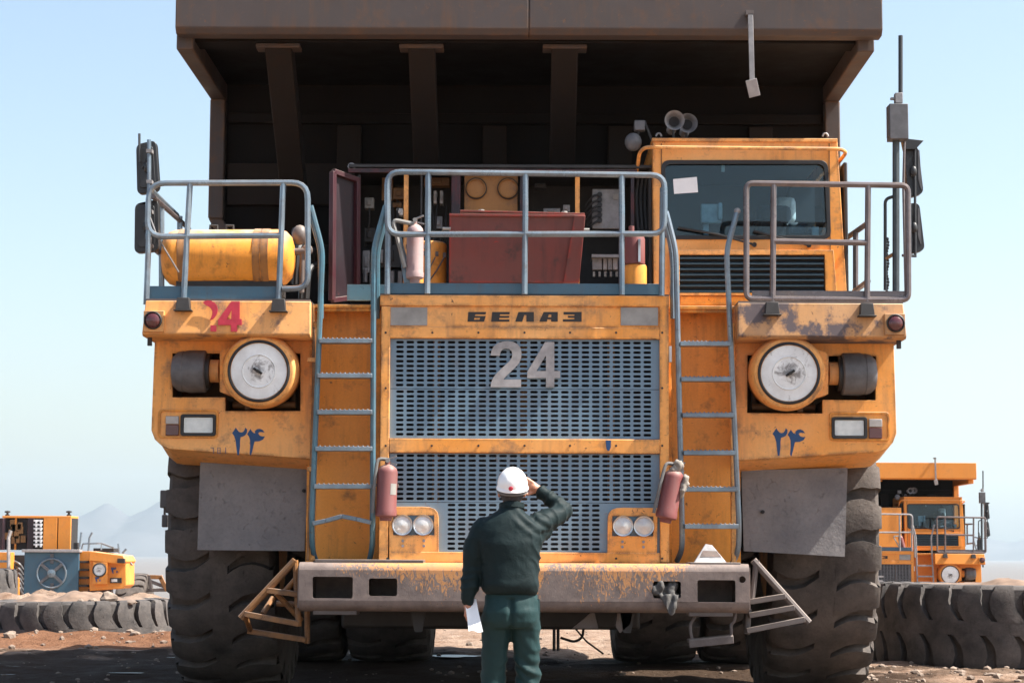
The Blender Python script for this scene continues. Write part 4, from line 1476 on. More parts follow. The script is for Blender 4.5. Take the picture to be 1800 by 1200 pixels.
# ------------------------------------------------------------------ cab
KY = 18.5
kx0, kx1, kz0, kz1 = rct(1145, 1483, 246, 540, KY)
gz0 = at(1310, 430, KY).z
mb = MB()
outer = [xz(1150, 540, KY), xz(1490, 540, KY), xz(1472, 247, KY), xz(1147, 247, KY)]
win = [(p.x, p.z) for p in fillet([at(1165, 285, KY), at(1452, 285, KY), at(1458, 418, KY), at(1168, 418, KY)], .07, 5, True)]
mb.plate(outer, KY, KY + .05, [win])
D = 1.75
xo = [Vector((p[0], KY + .05, p[1])) for p in outer]
bk = Vector((0, D, 0))
def wallq(a, b_, th):
    return [a, b_, b_ + bk, a + bk], [a + th, b_ + th, b_ + bk + th, a + bk + th]
for a, b_, th in ((xo[3], xo[2], Vector((0, 0, -.04))),):
    lo, hi = wallq(a, b_, th)
    mb.hexa(hi + lo)
# side walls with a window opening each: lower, sills and pillars
for a, b_, th in ((xo[0], xo[3], Vector((.04, 0, 0))), (xo[1], xo[2], Vector((-.04, 0, 0)))):
    f = lambda t, y: a + (b_ - a) * t + Vector((0, y, 0))
    for (t0, t1, y0, y1) in ((0, .42, 0, D), (.90, 1, 0, D), (.42, .90, 0, .12), (.42, .90, D - .15, D)):
        q = [f(t0, y0), f(t0, y1), f(t1, y1), f(t1, y0)]
        mb.hexa([q[0], q[0] + th, q[1] + th, q[1], q[3], q[3] + th, q[2] + th, q[2]])
q = [xo[0] + bk, xo[1] + bk, xo[2] + bk, xo[3] + bk]
th = Vector((0, .04, 0))
mb.hexa([q[0], q[1], q[1] + th, q[0] + th, q[3], q[2], q[2] + th, q[3] + th])
mb.flip = True
cabo = mb.build('cab', M['orange'], truck, bevel=.006)
MB().plate([(p.x, p.z) for p in fillet([at(1166, 286, KY), at(1451, 286, KY), at(1457, 417, KY), at(1169, 417, KY)], .068, 5, True)], KY + .02, KY + .028).build('windscreen', M['glass'], cabo, smooth=0)
sealo = [(p.x, p.z) for p in fillet([at(1162, 282, KY), at(1455, 282, KY), at(1461, 421, KY), at(1165, 421, KY)], .08, 5, True)]
seali = [(p.x, p.z) for p in fillet([at(1169, 289, KY), at(1448, 289, KY), at(1454, 414, KY), at(1172, 414, KY)], .06, 5, True)]
MB().plate(sealo, KY - .014, KY + .0005, [seali]).build('window_seal', M['black'], cabo, bevel=.003)
# roof visor rail, roof edge
MB().tube(fillet([at(1120, 300, KY + .15), at(1124, 268, KY - .02), at(1134, 259, KY - .10), at(1478, 262, KY - .10), at(1488, 268, KY - .02), at(1474, 286, KY + .15)], .05), .017, 8).build('visor_rail', M['orange'], cabo)
MB().bx(1146, 1472, 243, 249, KY - .02, KY + 1.7).build('roof_edge', M['orange'], cabo, bevel=.004)
for u in (1158, 1451):
    MB().tube([at(u, 244, KY + .1) + Vector((.024 * math.cos(t), 0, .02 + .03 * math.sin(t))) for t in (0, .6, 1.2, 1.9, 2.5, 3.1)], .009, 6).build('lifting_eye', M['greymetal'], cabo)
for u in (1163, 1459):
    MB().bx(u - .8, u + .8, 252, 520, KY - .008, KY - .0005).build('panel_seam', M['innerbrown'], cabo)
MB().bx(1484, 1491, 285, 520, KY + .06, KY + .8).build('door_edge', M['darkmetal'], cabo, bevel=.01)
# louvre below the screen
lf = MB()
o_ = [xz(1176, 441, KY), xz(1464, 441, KY), xz(1470, 520, KY), xz(1176, 520, KY)]
i_ = [xz(1194, 449, KY), xz(1448, 449, KY), xz(1450, 516, KY), xz(1194, 516, KY)]
lf.plate(o_, KY - .05, KY - .001, [i_])
louv = lf.build('louvre_frame', M['orange'], cabo, bevel=.004)
MB().bx(1194, 1450, 449, 516, KY - .012, KY - .006).build('louvre_back', M['dark'], louv)
for k in range(7):
    v = 452 + 9.7 * k
    a = at(1195, v, KY - .05)
    b_ = at(1448, v, KY - .05)
    MB().hexa([a + Vector((0, .0, -.016)), b_ + Vector((0, .0, -.016)), b_ + Vector((0, .04, .004)), a + Vector((0, .04, .004)), a + Vector((0, 0, -.004)), b_ + Vector((0, 0, -.004)), b_ + Vector((0, .04, .016)), a + Vector((0, .04, .016))]).build('louvre_slat', M['louvre'], louv)
MB().bx(1196, 1465, 521, 536, KY - .02, KY + .3).build('cab_sill', M['yellow'], cabo, bevel=.006)
# wipers
for a, b_, c_ in (((1326, 430), (1262, 412), (1192, 400)), ((1422, 431), (1372, 418), (1325, 406))):
    w = MB().tube([at(*a, KY - .03), at(*b_, KY - .05), at(*c_, KY - .03)], .010, 6)
    w.cyl(at(*a, KY - .001), at(*a, KY - .05), .022, n=10)
    w.bar(at(*b_, KY - .035), at(*c_, KY - .02), .015, .02)
    w.build('wiper', M['black'], cabo)
# cab interior
MB().box(kx0 + .16, kx1 - .16, KY + 1.60, KY + 1.66, gz0 - .2, kz1 - .1).box(kx0 + .16, kx1 - .16, KY + .1, KY + 1.6, kz1 - .13, kz1 - .09).box(kx0 + .16, kx1 - .16, KY + .1, KY + 1.6, gz0 - .25, gz0 - .2).box(kx1 - .30, kx1 - .06, KY + 1.4, KY + 1.6, gz0 - .2, kz1 - .1).box(kx0 + .13, kx0 + .3, KY + 1.4, KY + 1.6, gz0 - .2, kz1 - .1).build('cab_lining', M['mirror'], cabo)
cx = lambda u, v, y: at(u, v, y)
MB().bx(1170, 1455, 425, 470, KY + .12, KY + .5).build('dashboard', M['darkmetal'], cabo, bevel=.03)
seat = MB().bx(1330, 1392, 360, 425, KY + 1.05, KY + 1.2)
seat.bx(1322, 1400, 420, 445, KY + .7, KY + 1.15)
seat.build('driver_seat', M['cabseat'], cabo, bevel=.05)
MB().bx(1362, 1400, 345, 392, KY + 1.35, KY + 1.45).build('rear_seat', M['cabwhite'], cabo, bevel=.05)
MB().bx(1232, 1268, 358, 392, KY + .35, KY + .40).bx(1236, 1246, 380, 425, KY + .42, KY + .46).bx(1262, 1270, 356, 386, KY + .30, KY + .36).build('display_unit', M['cabwhite'], cabo, bevel=.012)
sw = at(1352, 410, KY + .5)
MB().tube([sw + Vector((.20 * math.cos(t), .05 * math.sin(t), .14 * math.sin(t))) for t in np.linspace(0, 2 * math.pi, 25)[:-1]], .014, 6, True).build('steering_wheel', M['black'], cabo)
MB().bx(1386, 1420, 390, 415, KY + .25, KY + .5).bx(1420, 1446, 400, 414, KY + .2, KY + .4).build('dash_box', M['hood'], cabo, bevel=.03)
MB().bx(1428, 1440, 398, 416, KY + .10, KY + .16).build('dash_paper', M['cabwhite'], cabo, bevel=.01)
MB().bx(1448, 1452, 340, 420, KY + .1, KY + .14).build('side_reflection_post', M['greymetal'], cabo) if False else None
MB().bx(1268, 1274, 290, 302, KY + .1, KY + .12).build('sun_visor_clip', M['cabwhite'], cabo, bevel=.004)
# horns and work lamp
for u, v, y in ((1185, 214, KY + .10), (1208, 219, KY + .28)):
    p = at(u, v, y)
    h = MB().lathe([(.0, .02), (.036, .015), (.05, .01), (.075, -.035), (.088, -.06), (.090, -.064), (.080, -.052), (.066, -.025), (.045, .03), (.03, .12), (.028, .30), (.045, .32), (.045, .38), (0, .39)], p, (0, 1, 0), 28)
    ho_ = h.build('horn', M['greymetal'], cabo)
    MB().lathe([(0, .004), (.034, .004), (.046, .001), (.046, .006), (0, .008)], p, (0, 1, 0), 20).build('horn_throat', M['dark'], ho_)
    MB().tube([p + Vector((0, .1, 0)), p + Vector((0, .1, -.17))], .012, 6).build('horn_bracket', M['darkmetal'], ho_)
mb = MB().bx(1115, 1134, 211, 229, KY + .1, KY + .2)
mb.build('work_lamp', M['hood'], cabo, bevel=.01)
mb = MB().bar(at(1133, 213, KY + .2), at(1146, 247, KY + .2), .02, .02).bar(at(1124, 228, KY + .15), at(1120, 243, KY + .15), .02, .02)
mb.build('lamp_stalk', M['darkmetal'], cabo)
p = at(1113, 250, KY + .12)
MB().ball(p, .078, .07, .085).build('round_lamp', M['hood'], cabo)
mb = MB()
for u in (1126, 1133, 1140):
    mb.tube(fillet([at(u, 292, KY + .3), at(u - 8, 340, KY + .35), at(u - 3, 420, KY + .3), at(u, 520, KY + .3)], .2), .02, 7)
mb.build('cab_hose', M['black'], truck)
MB().bx(1176, 1186, 440, 540, KY - .35, KY - .05).build('cab_bracket', M['orange'], truck, bevel=.01) if False else None

# ------------------------------------------------------------------ mirrors and aerial
mast = MB().tube([at(1575, 245, 17.6), at(1575, 515, 17.6)], .030, 8).build('mirror_mast', M['darkrail'], truck)
MB().tube([at(1590, 245, 17.62), at(1588, 330, 17.62), at(1592, 515, 17.6)], .012, 6).build('stay_rod', M['dustyrail'], mast)
MB().tube([at(1608, 252, 17.7), at(1609, 452, 17.7)], .012, 6).build('stay_rod', M['mirror'], mast)
MB().tube(fillet([at(1572, 345, 17.62), at(1556, 350, 17.62), at(1556, 510, 17.62)], .06), .014, 6).build('stay_rod', M['mirror'], mast)
MB().tube([at(1556, 455, 17.62), at(1572, 446, 17.62)], .016, 6).build('stay_rod', M['stepyellow'], mast)
mb = MB()
for k in range(18):
    p = at(1560 + 1.2 * math.sin(k), 420 + 5.4 * k, 17.66)
    mb.ball(p, .014, .014, .016, 6)
mb.build('chain', M['mirror'], mast)
MB().tube([at(1586, 449, 17.66), at(1610, 450, 17.7)], .012, 6).build('stay_rod', M['mirror'], mast)
bxo = MB().bx(1564, 1597, 182, 244, 17.5, 17.66).build('aerial_box', M['hood'], mast, bevel=.006)
MB().bx(1561, 1564, 186, 240, 17.52, 17.6).build('box_flange', M['stepmetal'], bxo)
MB().tube([at(1583, 176, 17.58), at(1583, 63, 17.58)], .019, 8).build('aerial_rod', M['mirror'], bxo)
MB().bx(1574, 1587, 163, 181, 17.54, 17.62).bx(1566, 1575, 171, 175, 17.56, 17.60).build('aerial_clamp', M['greymetal'], bxo, bevel=.003)
MB().plate([xz(1588, 243, 17.66), xz(1624, 247, 17.66), xz(1610, 262, 17.66), xz(1592, 262, 17.66)], 17.66, 17.8).build('mirror_cap', M['mirror'], mast, bevel=.003)


def mirror(pts, Y, par, face=None):
    o_ = [(p.x, p.z) for p in fillet([at(u, v, Y) for u, v in pts], .05, 4, True)]
    sh = MB().plate(o_, Y, Y + .09).build('mirror_shell', M['mirror'], par, bevel=.03)
    i_ = [(p.x, p.z) for p in fillet([at(u, v, Y - .004) for u, v in (face or [(pts[0][0] * .85 + pts[2][0] * .15, pts[0][1] * .9 + pts[2][1] * .1), (pts[1][0] * .85 + pts[3][0] * .15, pts[1][1] * .9 + pts[3][1] * .1), (pts[2][0] * .85 + pts[0][0] * .15, pts[2][1] * .9 + pts[0][1] * .1), (pts[3][0] * .85 + pts[1][0] * .15, pts[3][1] * .9 + pts[1][1] * .1)])], .04, 4, True)]
    MB().plate(i_, Y - .012, Y + .02).build('mirror_back', M['hood'] if face else M['mirror'], sh, bevel=.004)
    p = at(sum(q[0] for q in pts) / 4, sum(q[1] for q in pts) / 4, Y - .02)
    MB().ball(p, .03, .025, .05).build('mirror_pivot', M['mirror'], sh)
mirror([(1590, 262), (1614, 256), (1624, 340), (1596, 348)], 17.72, mast, [(1613, 264), (1616, 264), (1621, 338), (1614, 318)])
mirror([(1592, 358), (1616, 356), (1626, 440), (1594, 447)], 17.72, mast, [(1613, 366), (1616, 366), (1620, 434), (1613, 416)])
mastl = MB().tube([at(262, 246, 17.52), at(262, 345, 17.50), at(259, 420, 17.46)], .018, 8).build('mirror_mast', M['bluesteel'], truck)
mirror([(239, 254), (274, 246), (280, 334), (241, 342)], 17.58, mastl)
mirror([(237, 358), (278, 350), (279, 440), (236, 445)], 17.58, mastl)
MB().tube([at(245, 235, 17.52), at(245, 285, 17.52)], .011, 6).build('aerial_rod', M['mirror'], mastl)
for v in (264, 318, 370):
    MB().bx(257, 267, v - 2, v + 4, 17.48, 17.56).build('mast_clamp', M['greymetal'], mastl)
MB().tube([at(262, 275, 17.55), at(248, 300, 17.58)], .014, 6).tube([at(262, 390, 17.55), at(250, 400, 17.58)], .014, 6).build('stay_rod', M['mirror'], mastl)
# small lamps standing out at the rear left
MB().bx(281, 296, 861, 892, 27.5, 27.7).bx(284, 294, 904, 926, 27.5, 27.6).bx(287, 291, 890, 905, 27.55, 27.6).build('rear_lamp', M['stepmetal'], truck, bevel=.02)

# ------------------------------------------------------------------ dump body
LY, HY = 18.32, 20.75
lx0, lx1, lz0, lz1 = rct(309, 1551, -78, 60, LY)
XW = (lx1 - lx0) / 2
xc = (lx0 + lx1) / 2
cz = lz0 + .06
body = MB()
# headboard, floor, side walls, canopy roof
body.box(-XW + .02, XW - .02, HY, HY + .12, 2.75, cz + .1)
sl = lambda y: 2.75 + max(0, (y - 24.5)) * .16
for sx in (-1, 1):
    x0_, x1_ = sorted((sx * (XW - .10), sx * (XW - .0)))
    V = [(x, y, z) for x in (x0_, x1_) for (y, z) in ((HY + .1, 2.76), (24.5, 2.76), (28.4, 3.3), (28.4, 3.9), (HY + .1, cz + .1))]
    mbs = MB().add(V, [(0, 1, 2, 3, 4), (9, 8, 7, 6, 5)] + [(i, i + 5, (i + 1) % 5 + 5, (i + 1) % 5) for i in range(5)])
    body.add(mbs.v, mbs.f)
body.add([(-XW + .05, HY, 2.75), (XW - .05, HY, 2.75), (XW - .05, 24.5, 2.75), (-XW + .05, 24.5, 2.75), (XW - .05, 28.4, 3.3), (-XW + .05, 28.4, 3.3)], [(0, 1, 2, 3), (3, 2, 4, 5)])
body.box(-XW + .02, XW - .02, LY + .12, HY + .1, cz + .02, cz + .12)
body.flip = True
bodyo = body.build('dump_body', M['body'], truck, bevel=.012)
# front lip: tall folded beam, in two halves
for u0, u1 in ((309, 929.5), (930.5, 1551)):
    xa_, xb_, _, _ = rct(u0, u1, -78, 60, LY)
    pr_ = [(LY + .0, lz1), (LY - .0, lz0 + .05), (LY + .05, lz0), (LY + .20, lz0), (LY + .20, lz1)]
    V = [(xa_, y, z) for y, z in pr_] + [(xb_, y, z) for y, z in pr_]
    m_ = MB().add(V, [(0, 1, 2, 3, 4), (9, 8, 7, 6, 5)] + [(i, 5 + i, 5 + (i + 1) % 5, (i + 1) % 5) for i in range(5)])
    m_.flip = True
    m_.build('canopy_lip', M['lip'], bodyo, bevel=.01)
MB().box(-XW + .1, XW - .1, LY + .32, LY + .62, cz - .06, cz + .02).build('canopy_flange', M['body'], bodyo, bevel=.012)
MB().box(-XW + .1, XW - .1, LY + .205, LY + .26, cz - .05, cz + .02).build('canopy_flange', M['lip'], bodyo, bevel=.012)
# side girders under the canopy and down the headboard
for sx in (-1, 1):
    a = MB().box(sx * (XW - .01), sx * (XW - .16), LY + .21, HY - .01, cz - .16, cz + .018)
    a.box(sx * (XW - .01), sx * (XW - .16), HY - .16, HY - .002, 4.55, cz - .16)
    g = [(sx * (XW - .01), HY - .14, 4.55), (sx * (XW - .12), HY - .14, 4.55), (sx * (XW - .12), HY - .002, 4.55), (sx * (XW - .01), HY - .002, 4.55)]
    a.hexa([(sx * (XW - .32), HY - .14, 4.25), (sx * (XW - .18), HY - .14, 4.25), (sx * (XW - .18), HY - .002, 4.25), (sx * (XW - .32), HY - .002, 4.25), (sx * (XW - .15), HY - .14, 4.552), (sx * (XW - .01), HY - .14, 4.552), (sx * (XW - .01), HY - .002, 4.552), (sx * (XW - .15), HY - .002, 4.552)])
    a.flip = True
    a.build('side_girder', M['lip'], bodyo, bevel=.012)
# raking braces from canopy to headboard
for x in (-2.24, -.94, .36):
    t0, t1 = Vector((x, LY + .45, cz - .02)), Vector((x, HY - .02, 4.35))
    m_ = MB().bar(t0 + (t0 - t1).normalized() * -.0, t1, .24, .22, (0, 1, 0))
    b_ = m_.build('raking_brace', M['body2'], bodyo, bevel=.012)
    MB().box(x - .20, x + .20, LY + .36, LY + .56, cz - .10, cz - .062).build('brace_flange', M['lip'], b_, bevel=.008)
for x in (-1.75, -.30, .95, 2.35):
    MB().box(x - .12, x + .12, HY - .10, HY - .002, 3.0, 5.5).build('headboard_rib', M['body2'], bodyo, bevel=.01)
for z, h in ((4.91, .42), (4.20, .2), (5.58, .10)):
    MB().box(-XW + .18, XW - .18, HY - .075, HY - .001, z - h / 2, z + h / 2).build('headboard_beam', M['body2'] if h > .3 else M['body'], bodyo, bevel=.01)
MB().box(xc - .2, xc + .2, LY + .021, LY + .19, lz0 + .03, lz1 - .02).build('seam_backing', M['lip'], bodyo)
# steel strap hanging from the lip
p0, p1 = at(1319, 24, LY - .06), at(1322, 142, LY - .06)
st = MB().bar(p0, p1, .045, .02, (0, 1, 0))
sto = st.build('hanging_strap', M['greymetal'], truck, bevel=.003)
MB().bar(at(1320, 140, LY - .07), at(1327, 170, LY - .03), .10, .012, (0, 1, 0)).build('strap_plate', M['alu'], sto, bevel=.003)
MB().bx(1311, 1325, 18, 26, LY - .07, LY - .002).build('strap_bolt', M['stepmetal'], sto)

# ------------------------------------------------------------------ loose things on and about the truck
def extinguisher(u, v0, v1, w, Y, lean, label, mat, hose=True, rag=False, name='fire_extinguisher'):
    c = at(u, v1, Y)
    hh = at(u, v0, Y).z - c.z
    sc_ = hh / .55
    root = thing(name, label, 'fire extinguisher', c)
    r_ = w / FPX * Y / 2
    mb = MB().lathe([(r_ * .55, .0), (r_ * .62, .03), (r_ * .95, .035), (r_ * 1.05, .045), (r_ * 1.05, .085), (r_, .095), (r_, hh * .78), (r_ * .9, hh * .84), (r_ * .62, hh * .885), (r_ * .28, hh * .91), (r_ * .28, hh * .96), (0, hh * .965)], c, (0, 0, 1), 28)
    mb.build('cylinder', mat, root)
    top = c + Vector((0, 0, hh * .95))
    MB().bar(top + Vector((-.02, 0, .015)), top + Vector((.07, -.01, .05)), .02, .014).bar(top + Vector((-.01, 0, .0)), top + Vector((.075, -.01, -.02)), .018, .012).cyl(top + Vector((0, 0, -.03)), top + Vector((0, 0, .03)), .018).build('valve_handle', M['greymetal'], root)
    if hose:
        MB().tube(fillet([top + Vector((0, 0, .02)), top + Vector((-r_ * 1.0, -.02, .025)), c + Vector((-r_ * 1.2, -.05, hh * .62)), c + Vector((-r_ * 1.28, -.05, hh * .12))], .08, 5), .015, 8).build('hose', M['strap'], root)
    if rag:
        rb = MB()
        rn = random.Random(3)
        for k in range(9):
            p = c + Vector((r_ * .9 + rn.uniform(.0, .03), -.03 + rn.uniform(-.02, .02), hh * (.52 + .035 * k)))
            rb.ball(p, .030, .03, .04, 8)
        for k in range(5):
            rb.ball(top + Vector((rn.uniform(-.04, .05), -.03, rn.uniform(-.02, .06))), .035, .03, .035, 8)
        me_ = remesh(rb, .014, 2)
        disp(me_, lambda p_, n_: n_ * (.016 * noise.noise(p_ * 34)))
        o_ = bpy.data.objects.new('tied_rag', me_)
        col.objects.link(o_)
        me_.materials.append(M['cloth'])
        put(o_, me_['org'], root)
    if not rag and hose:
        lv = [c + Vector((r_ * 1.012 * math.cos(t), r_ * 1.012 * math.sin(t), hh * z)) for z in (.42, .60) for t in np.linspace(-1.15, -.35, 7)]
        MB().add(lv, [(k, k + 1, k + 8, k + 7) for k in range(6)]).build('paper_label', M['plaque'], root)
    g_ = top + Vector((0, -.025, .01))
    MB().cyl(g_, g_ + Vector((0, -.02, 0)), .018, n=14).build('pressure_gauge', M['plaque'], root)
    MB().box(c.x - r_ * 1.08, c.x + r_ * 1.08, c.y + r_ * .2, c.y + r_ + .02, c.z + hh * .55, c.z + hh * .60).build('clamp_band', M['stepmetal'], root)
    root.rotation_euler = (0, lean, 0)
    return root


def remesh(mb, voxel, smooth=2):
    lo = Vector([min(p[i] for p in mb.v) for i in range(3)])
    hi = Vector([max(p[i] for p in mb.v) for i in range(3)])
    org = Vector(((lo.x + hi.x) / 2, (lo.y + hi.y) / 2, lo.z))
    me = mb.mesh('tmp', [], org, 0)
    o = bpy.data.objects.new('tmp', me)
    col.objects.link(o)
    md = o.modifiers.new('r', 'REMESH')
    md.mode, md.voxel_size = 'VOXEL', voxel
    if smooth:
        sm = o.modifiers.new('s', 'SMOOTH')
        sm.iterations, sm.factor = smooth, .5
    dg = bpy.context.evaluated_depsgraph_get()
    me2 = bpy.data.meshes.new_from_object(o.evaluated_get(dg))
    bpy.data.objects.remove(o)
    me2['org'] = org
    me2.polygons.foreach_set('use_smooth', [True] * len(me2.polygons))
    return me2


def disp(me, fn):
    org = Vector(me['org'])
    me.update()
    nr = [v.normal.copy() for v in me.vertices]
    for v, n_ in zip(me.vertices, nr):
        v.co += fn(v.co + org, n_)
    me.update()

EXG = 'fire extinguishers on the big truck'
extinguisher(678, 806, 915, 36, YG - .10, R(1.5), 'faded red fire extinguisher hanging upright at left edge of the grille', M['red'])
extinguisher(1169, 814, 918, 36, YG - .14, R(11), 'leaning faded red fire extinguisher with pale rag tied to it, right of the grille', M['red'], True, True)
deck_ex = extinguisher(729, 384, 497, 30, 17.64, 0, 'bleached pinkish fire extinguisher with black hose standing on the deck behind the middle railing', M['pinkgrey'], False)
MB().tube(fillet([at(728, 394, 17.62), at(690, 386, 17.62), at(697, 412, 17.62), at(712, 470, 17.60)], .05), .018, 8).build('hose', M['plaque'], deck_ex)
red_can = thing('gas_cylinder', 'short pinkish red cylinder with red cap on a yellow filler neck beside the cab', 'cylinder', at(1114, 464, 17.78))
xa_, xb_, za_, zb_ = rct(1096, 1134, 416, 464, 17.78)
rc = (xb_ - xa_) / 2
MB().lathe([(rc, 0), (rc, zb_ - za_ - .02), (rc * .92, zb_ - za_), (0, zb_ - za_ + .01)], ((xa_ + xb_) / 2, 17.78 + .02, za_), (0, 0, 1), 28).build('cylinder', M['red'], red_can)
p = at(1110, 416, 17.8)
MB().lathe([(.03, 0), (.03, .03), (.024, .035), (.024, .09), (0, .095)], p, (0, 0, 1), 14).build('cap', M['red'], red_can)
MB().bx(1122, 1126, 420, 460, 17.78 - rc - .0, 17.78 - rc + .06).build('clamp_band', M['chrome'], red_can)

# rag stuffed in the bumper
rn = random.Random(11)
mb = MB()
for k in range(16):
    mb.ball(at(rn.uniform(1153, 1192), rn.uniform(1024, 1050), YBM + .05) + Vector((0, rn.uniform(-.03, .08), 0)), .045, .05, .05, 8)
def ragpt(s_, t):
    u0, u1 = 1158 + 16 * t, 1194 - 10 * t
    p = at(u0 + (u1 - u0) * s_, 1044 + 38 * t - 6 * t * abs(s_ - .7), YBM - .02)
    return p + Vector((0, .018 * math.sin(s_ * 11 + t * 4) - .02 * math.sin(t * 2.5), 0))
rv = [ragpt(i / 12, j / 10) + Vector((0, dy, 0)) for dy in (0, .016) for j in range(11) for i in range(13)]
rf_ = []
for j in range(10):
    for i in range(12):
        q = j * 13 + i
        rf_ += [(q, q + 1, q + 14, q + 13), (143 + q + 13, 143 + q + 14, 143 + q + 1, 143 + q)]
for i in range(12):
    rf_ += [(i + 1, i, 143 + i, 144 + i), (130 + i, 131 + i, 274 + i, 273 + i)]
for j in range(10):
    q = j * 13
    rf_ += [(q, q + 13, 143 + q + 13, 143 + q), (q + 25, q + 12, 143 + q + 12, 143 + q + 25)]
mb.add(rv, rf_)
me_ = remesh(mb, .010, 1)
disp(me_, lambda p_, n_: n_ * (.014 * noise.noise(Vector((p_.x * 30, p_.y * 20, p_.z * 9))) + .003 * noise.noise(p_ * 55)))
me_.materials.append(M['rag'])
rag = bpy.data.objects.new('rag', me_)
col.objects.link(rag)
put(rag, me_['org'], None)
tag(rag, 'dirty grey rag stuffed into a square bumper hole, end hanging down', 'rag')

# battered warning triangle on the bumper
tri = thing('warning_plate', 'battered white triangular plate with maroon smear leaning on top of the bumper', 'plate', at(1250, 990, 17.35))
a, b_, c_, d_ = at(1219, 989, 17.30), at(1277, 988, 17.30), at(1252, 958, 17.42), at(1240, 956, 17.42)
n_ = Vector((0, .02, .004))
m_ = MB().hexa([a, b_, b_ + n_, a + n_, d_, c_, c_ + n_, d_ + n_])
m_.flip = True
m_.build('plate', M['greymetal'], tri, bevel=.004)
q0, q1, q2, q3 = at(1231, 978, 17.325), at(1268, 978, 17.325), at(1260, 968, 17.365), at(1236, 967, 17.365)
MB().plate([(q0.x, q0.z), (q1.x, q1.z), (q2.x, q2.z), (q3.x, q3.z)], 0, .004, fn=lambda x, z, y: Vector((x, 17.30 - .004 + (z - a.z) / (d_.z - a.z) * .12 + y, z))).build('maroon_smear', M['maroon'], tri)
q0, q1, q2, q3 = at(1219, 989, 17.30), at(1277, 988, 17.30), at(1270, 981, 17.3), at(1226, 982, 17.3)
MB().plate([(q0.x, q0.z), (q1.x, q1.z), (q2.x, q2.z), (q3.x, q3.z)], 0, .004, fn=lambda x, z, y: Vector((x, 17.30 - .006 + (z - a.z) / (d_.z - a.z) * .12 + y, z))).build('white_band', M['alu'], tri)
# paper sheet behind the screen
sheet = MB().plate([xz(1183, 315, KY + .015), xz(1225, 311, KY + .015), xz(1227, 338, KY + .015), xz(1185, 341, KY + .015)], KY + .014, KY + .0175).build('paper_sheet', M['paper'])
tag(sheet, 'white sheet of paper stuck to the windscreen of the big truck', 'paper')
# ------------------------------------------------------------------ lying tyres, rocks, rubble
OT = tyre_meshes('tyre_carcass', 1.53, .95, M['oldrubber'], 80)
def lying(x, y, z, label, spin=0.0, tilt=0.0):
    root = thing('old_tyre', label, 'tyre', (x, y, z - .475), 'worn tyres lying on the ground')
    t = add_tyre('carcass', OT, root, (x, y, z), rot=(0, 0, 0))
    t.rotation_euler = (Matrix.Rotation(tilt, 3, 'Y') @ Matrix.Rotation(spin, 3, 'Z') @ Matrix.Rotation(math.pi / 2, 3, 'Y')).to_euler()
    return root
lying(5.62, 24.95, .46, 'huge dark worn tyre lying flat in front of the parked truck on the right', .35, R(.6))
lying(-6.9, 32.5, .06, 'half-buried pale worn tyre filled with soil, lying in front of the dismantled truck', .1, R(-.8))
lying(-12.45, 45.6, .42, 'pale old tyre cut off by the left edge of the picture', .5)
# soil filling the left tyre
def mound(name, cx, cy, z0, rx, ry, h, seed, mat, kind='structure'):
    V, F = [], []
    n_, m_ = 40, 18
    V.append((cx, cy, z0 + h * (1 + .2 * noise.noise((cx, cy, seed)))))
    for j in range(1, m_ + 1):
        t = j / m_
        for i in range(n_):
            a = 2 * math.pi * i / n_
            x, y = cx + rx * t * math.cos(a), cy + ry * t * math.sin(a)
            q = noise.fractal((x * 1.6, y * 1.6, seed), 1.0, 2.0, 5)
            V.append((x, y, z0 + h * (1 - t ** 1.6) * (1 + .45 * q) + .05 * q - (.25 if j == m_ else 0)))
    for i in range(n_):
        F.append((0, 1 + i, 1 + (i + 1) % n_))
    for j in range(m_ - 1):
        for i in range(n_):
            F.append((1 + j * n_ + i, 1 + (j + 1) * n_ + i, 1 + (j + 1) * n_ + (i + 1) % n_, 1 + j * n_ + (i + 1) % n_))
    o = MB().add(V, F).build(name, mat, None, smooth=80)
    o['kind'] = kind
    return o
mound('soil_heap', -6.85, 32.6, .44, 1.42, 1.38, .17, 3.1, M['sand'])
mound('soil_heap', 5.7, 25.1, .86, 1.35, 1.3, .10, 5.7, M['sand'])
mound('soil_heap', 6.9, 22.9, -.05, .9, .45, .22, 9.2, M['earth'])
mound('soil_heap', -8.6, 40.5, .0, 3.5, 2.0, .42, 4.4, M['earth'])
mound('soil_heap', 1.4, 45, -.1, 2.6, 1.5, .75, 8.4, M['sand'])
mound('soil_heap', -2.6, 46, -.1, 2.6, 1.5, .55, 2.4, M['sand'])

def rock_mesh(seed, sub=2, amp=.35):
    bm = bmesh.new()
    bmesh.ops.create_icosphere(bm, subdivisions=sub, radius=1)
    for v in bm.verts:
        d = v.co.normalized()
        k = 1 + amp * noise.noise(d * 1.3 + Vector((seed, 0, 0))) + amp * .5 * noise.noise(d * 3.1 + Vector((0, seed, 0)))
        v.co = d * k
    for c in range(5):
        nn = Vector((noise.noise((seed, c, 0)), noise.noise((c, seed, 3)), noise.noise((2, c, seed)))).normalized()
        for v in bm.verts:
            e = v.co.dot(nn) - .72
            if e > 0:
                v.co -= nn * e
    me = bpy.data.meshes.new('rock')
    bm.to_mesh(me)
    bm.free()
    return me
def rock(u, v, Y, wpx, hpx, seed, label, mat='rock'):
    me = rock_mesh(seed)
    me.materials.append(M[mat])
    o = bpy.data.objects.new('rock', me)
    col.objects.link(o)
    s_ = Y / FPX / 2
    p = at(u, v, Y)
    o.location = p
    o.scale = (wpx * s_, wpx * s_ * .8, hpx * s_)
    return tag(o, label, 'rock', 'loose rocks')
rock(189, 1052, 31.5, 34, 26, 1.2, 'largest pale boulder on the soil in the left lying tyre')
rock(163, 1057, 31.45, 24, 16, 2.7, 'tan rock left of the biggest boulder on the left lying tyre')
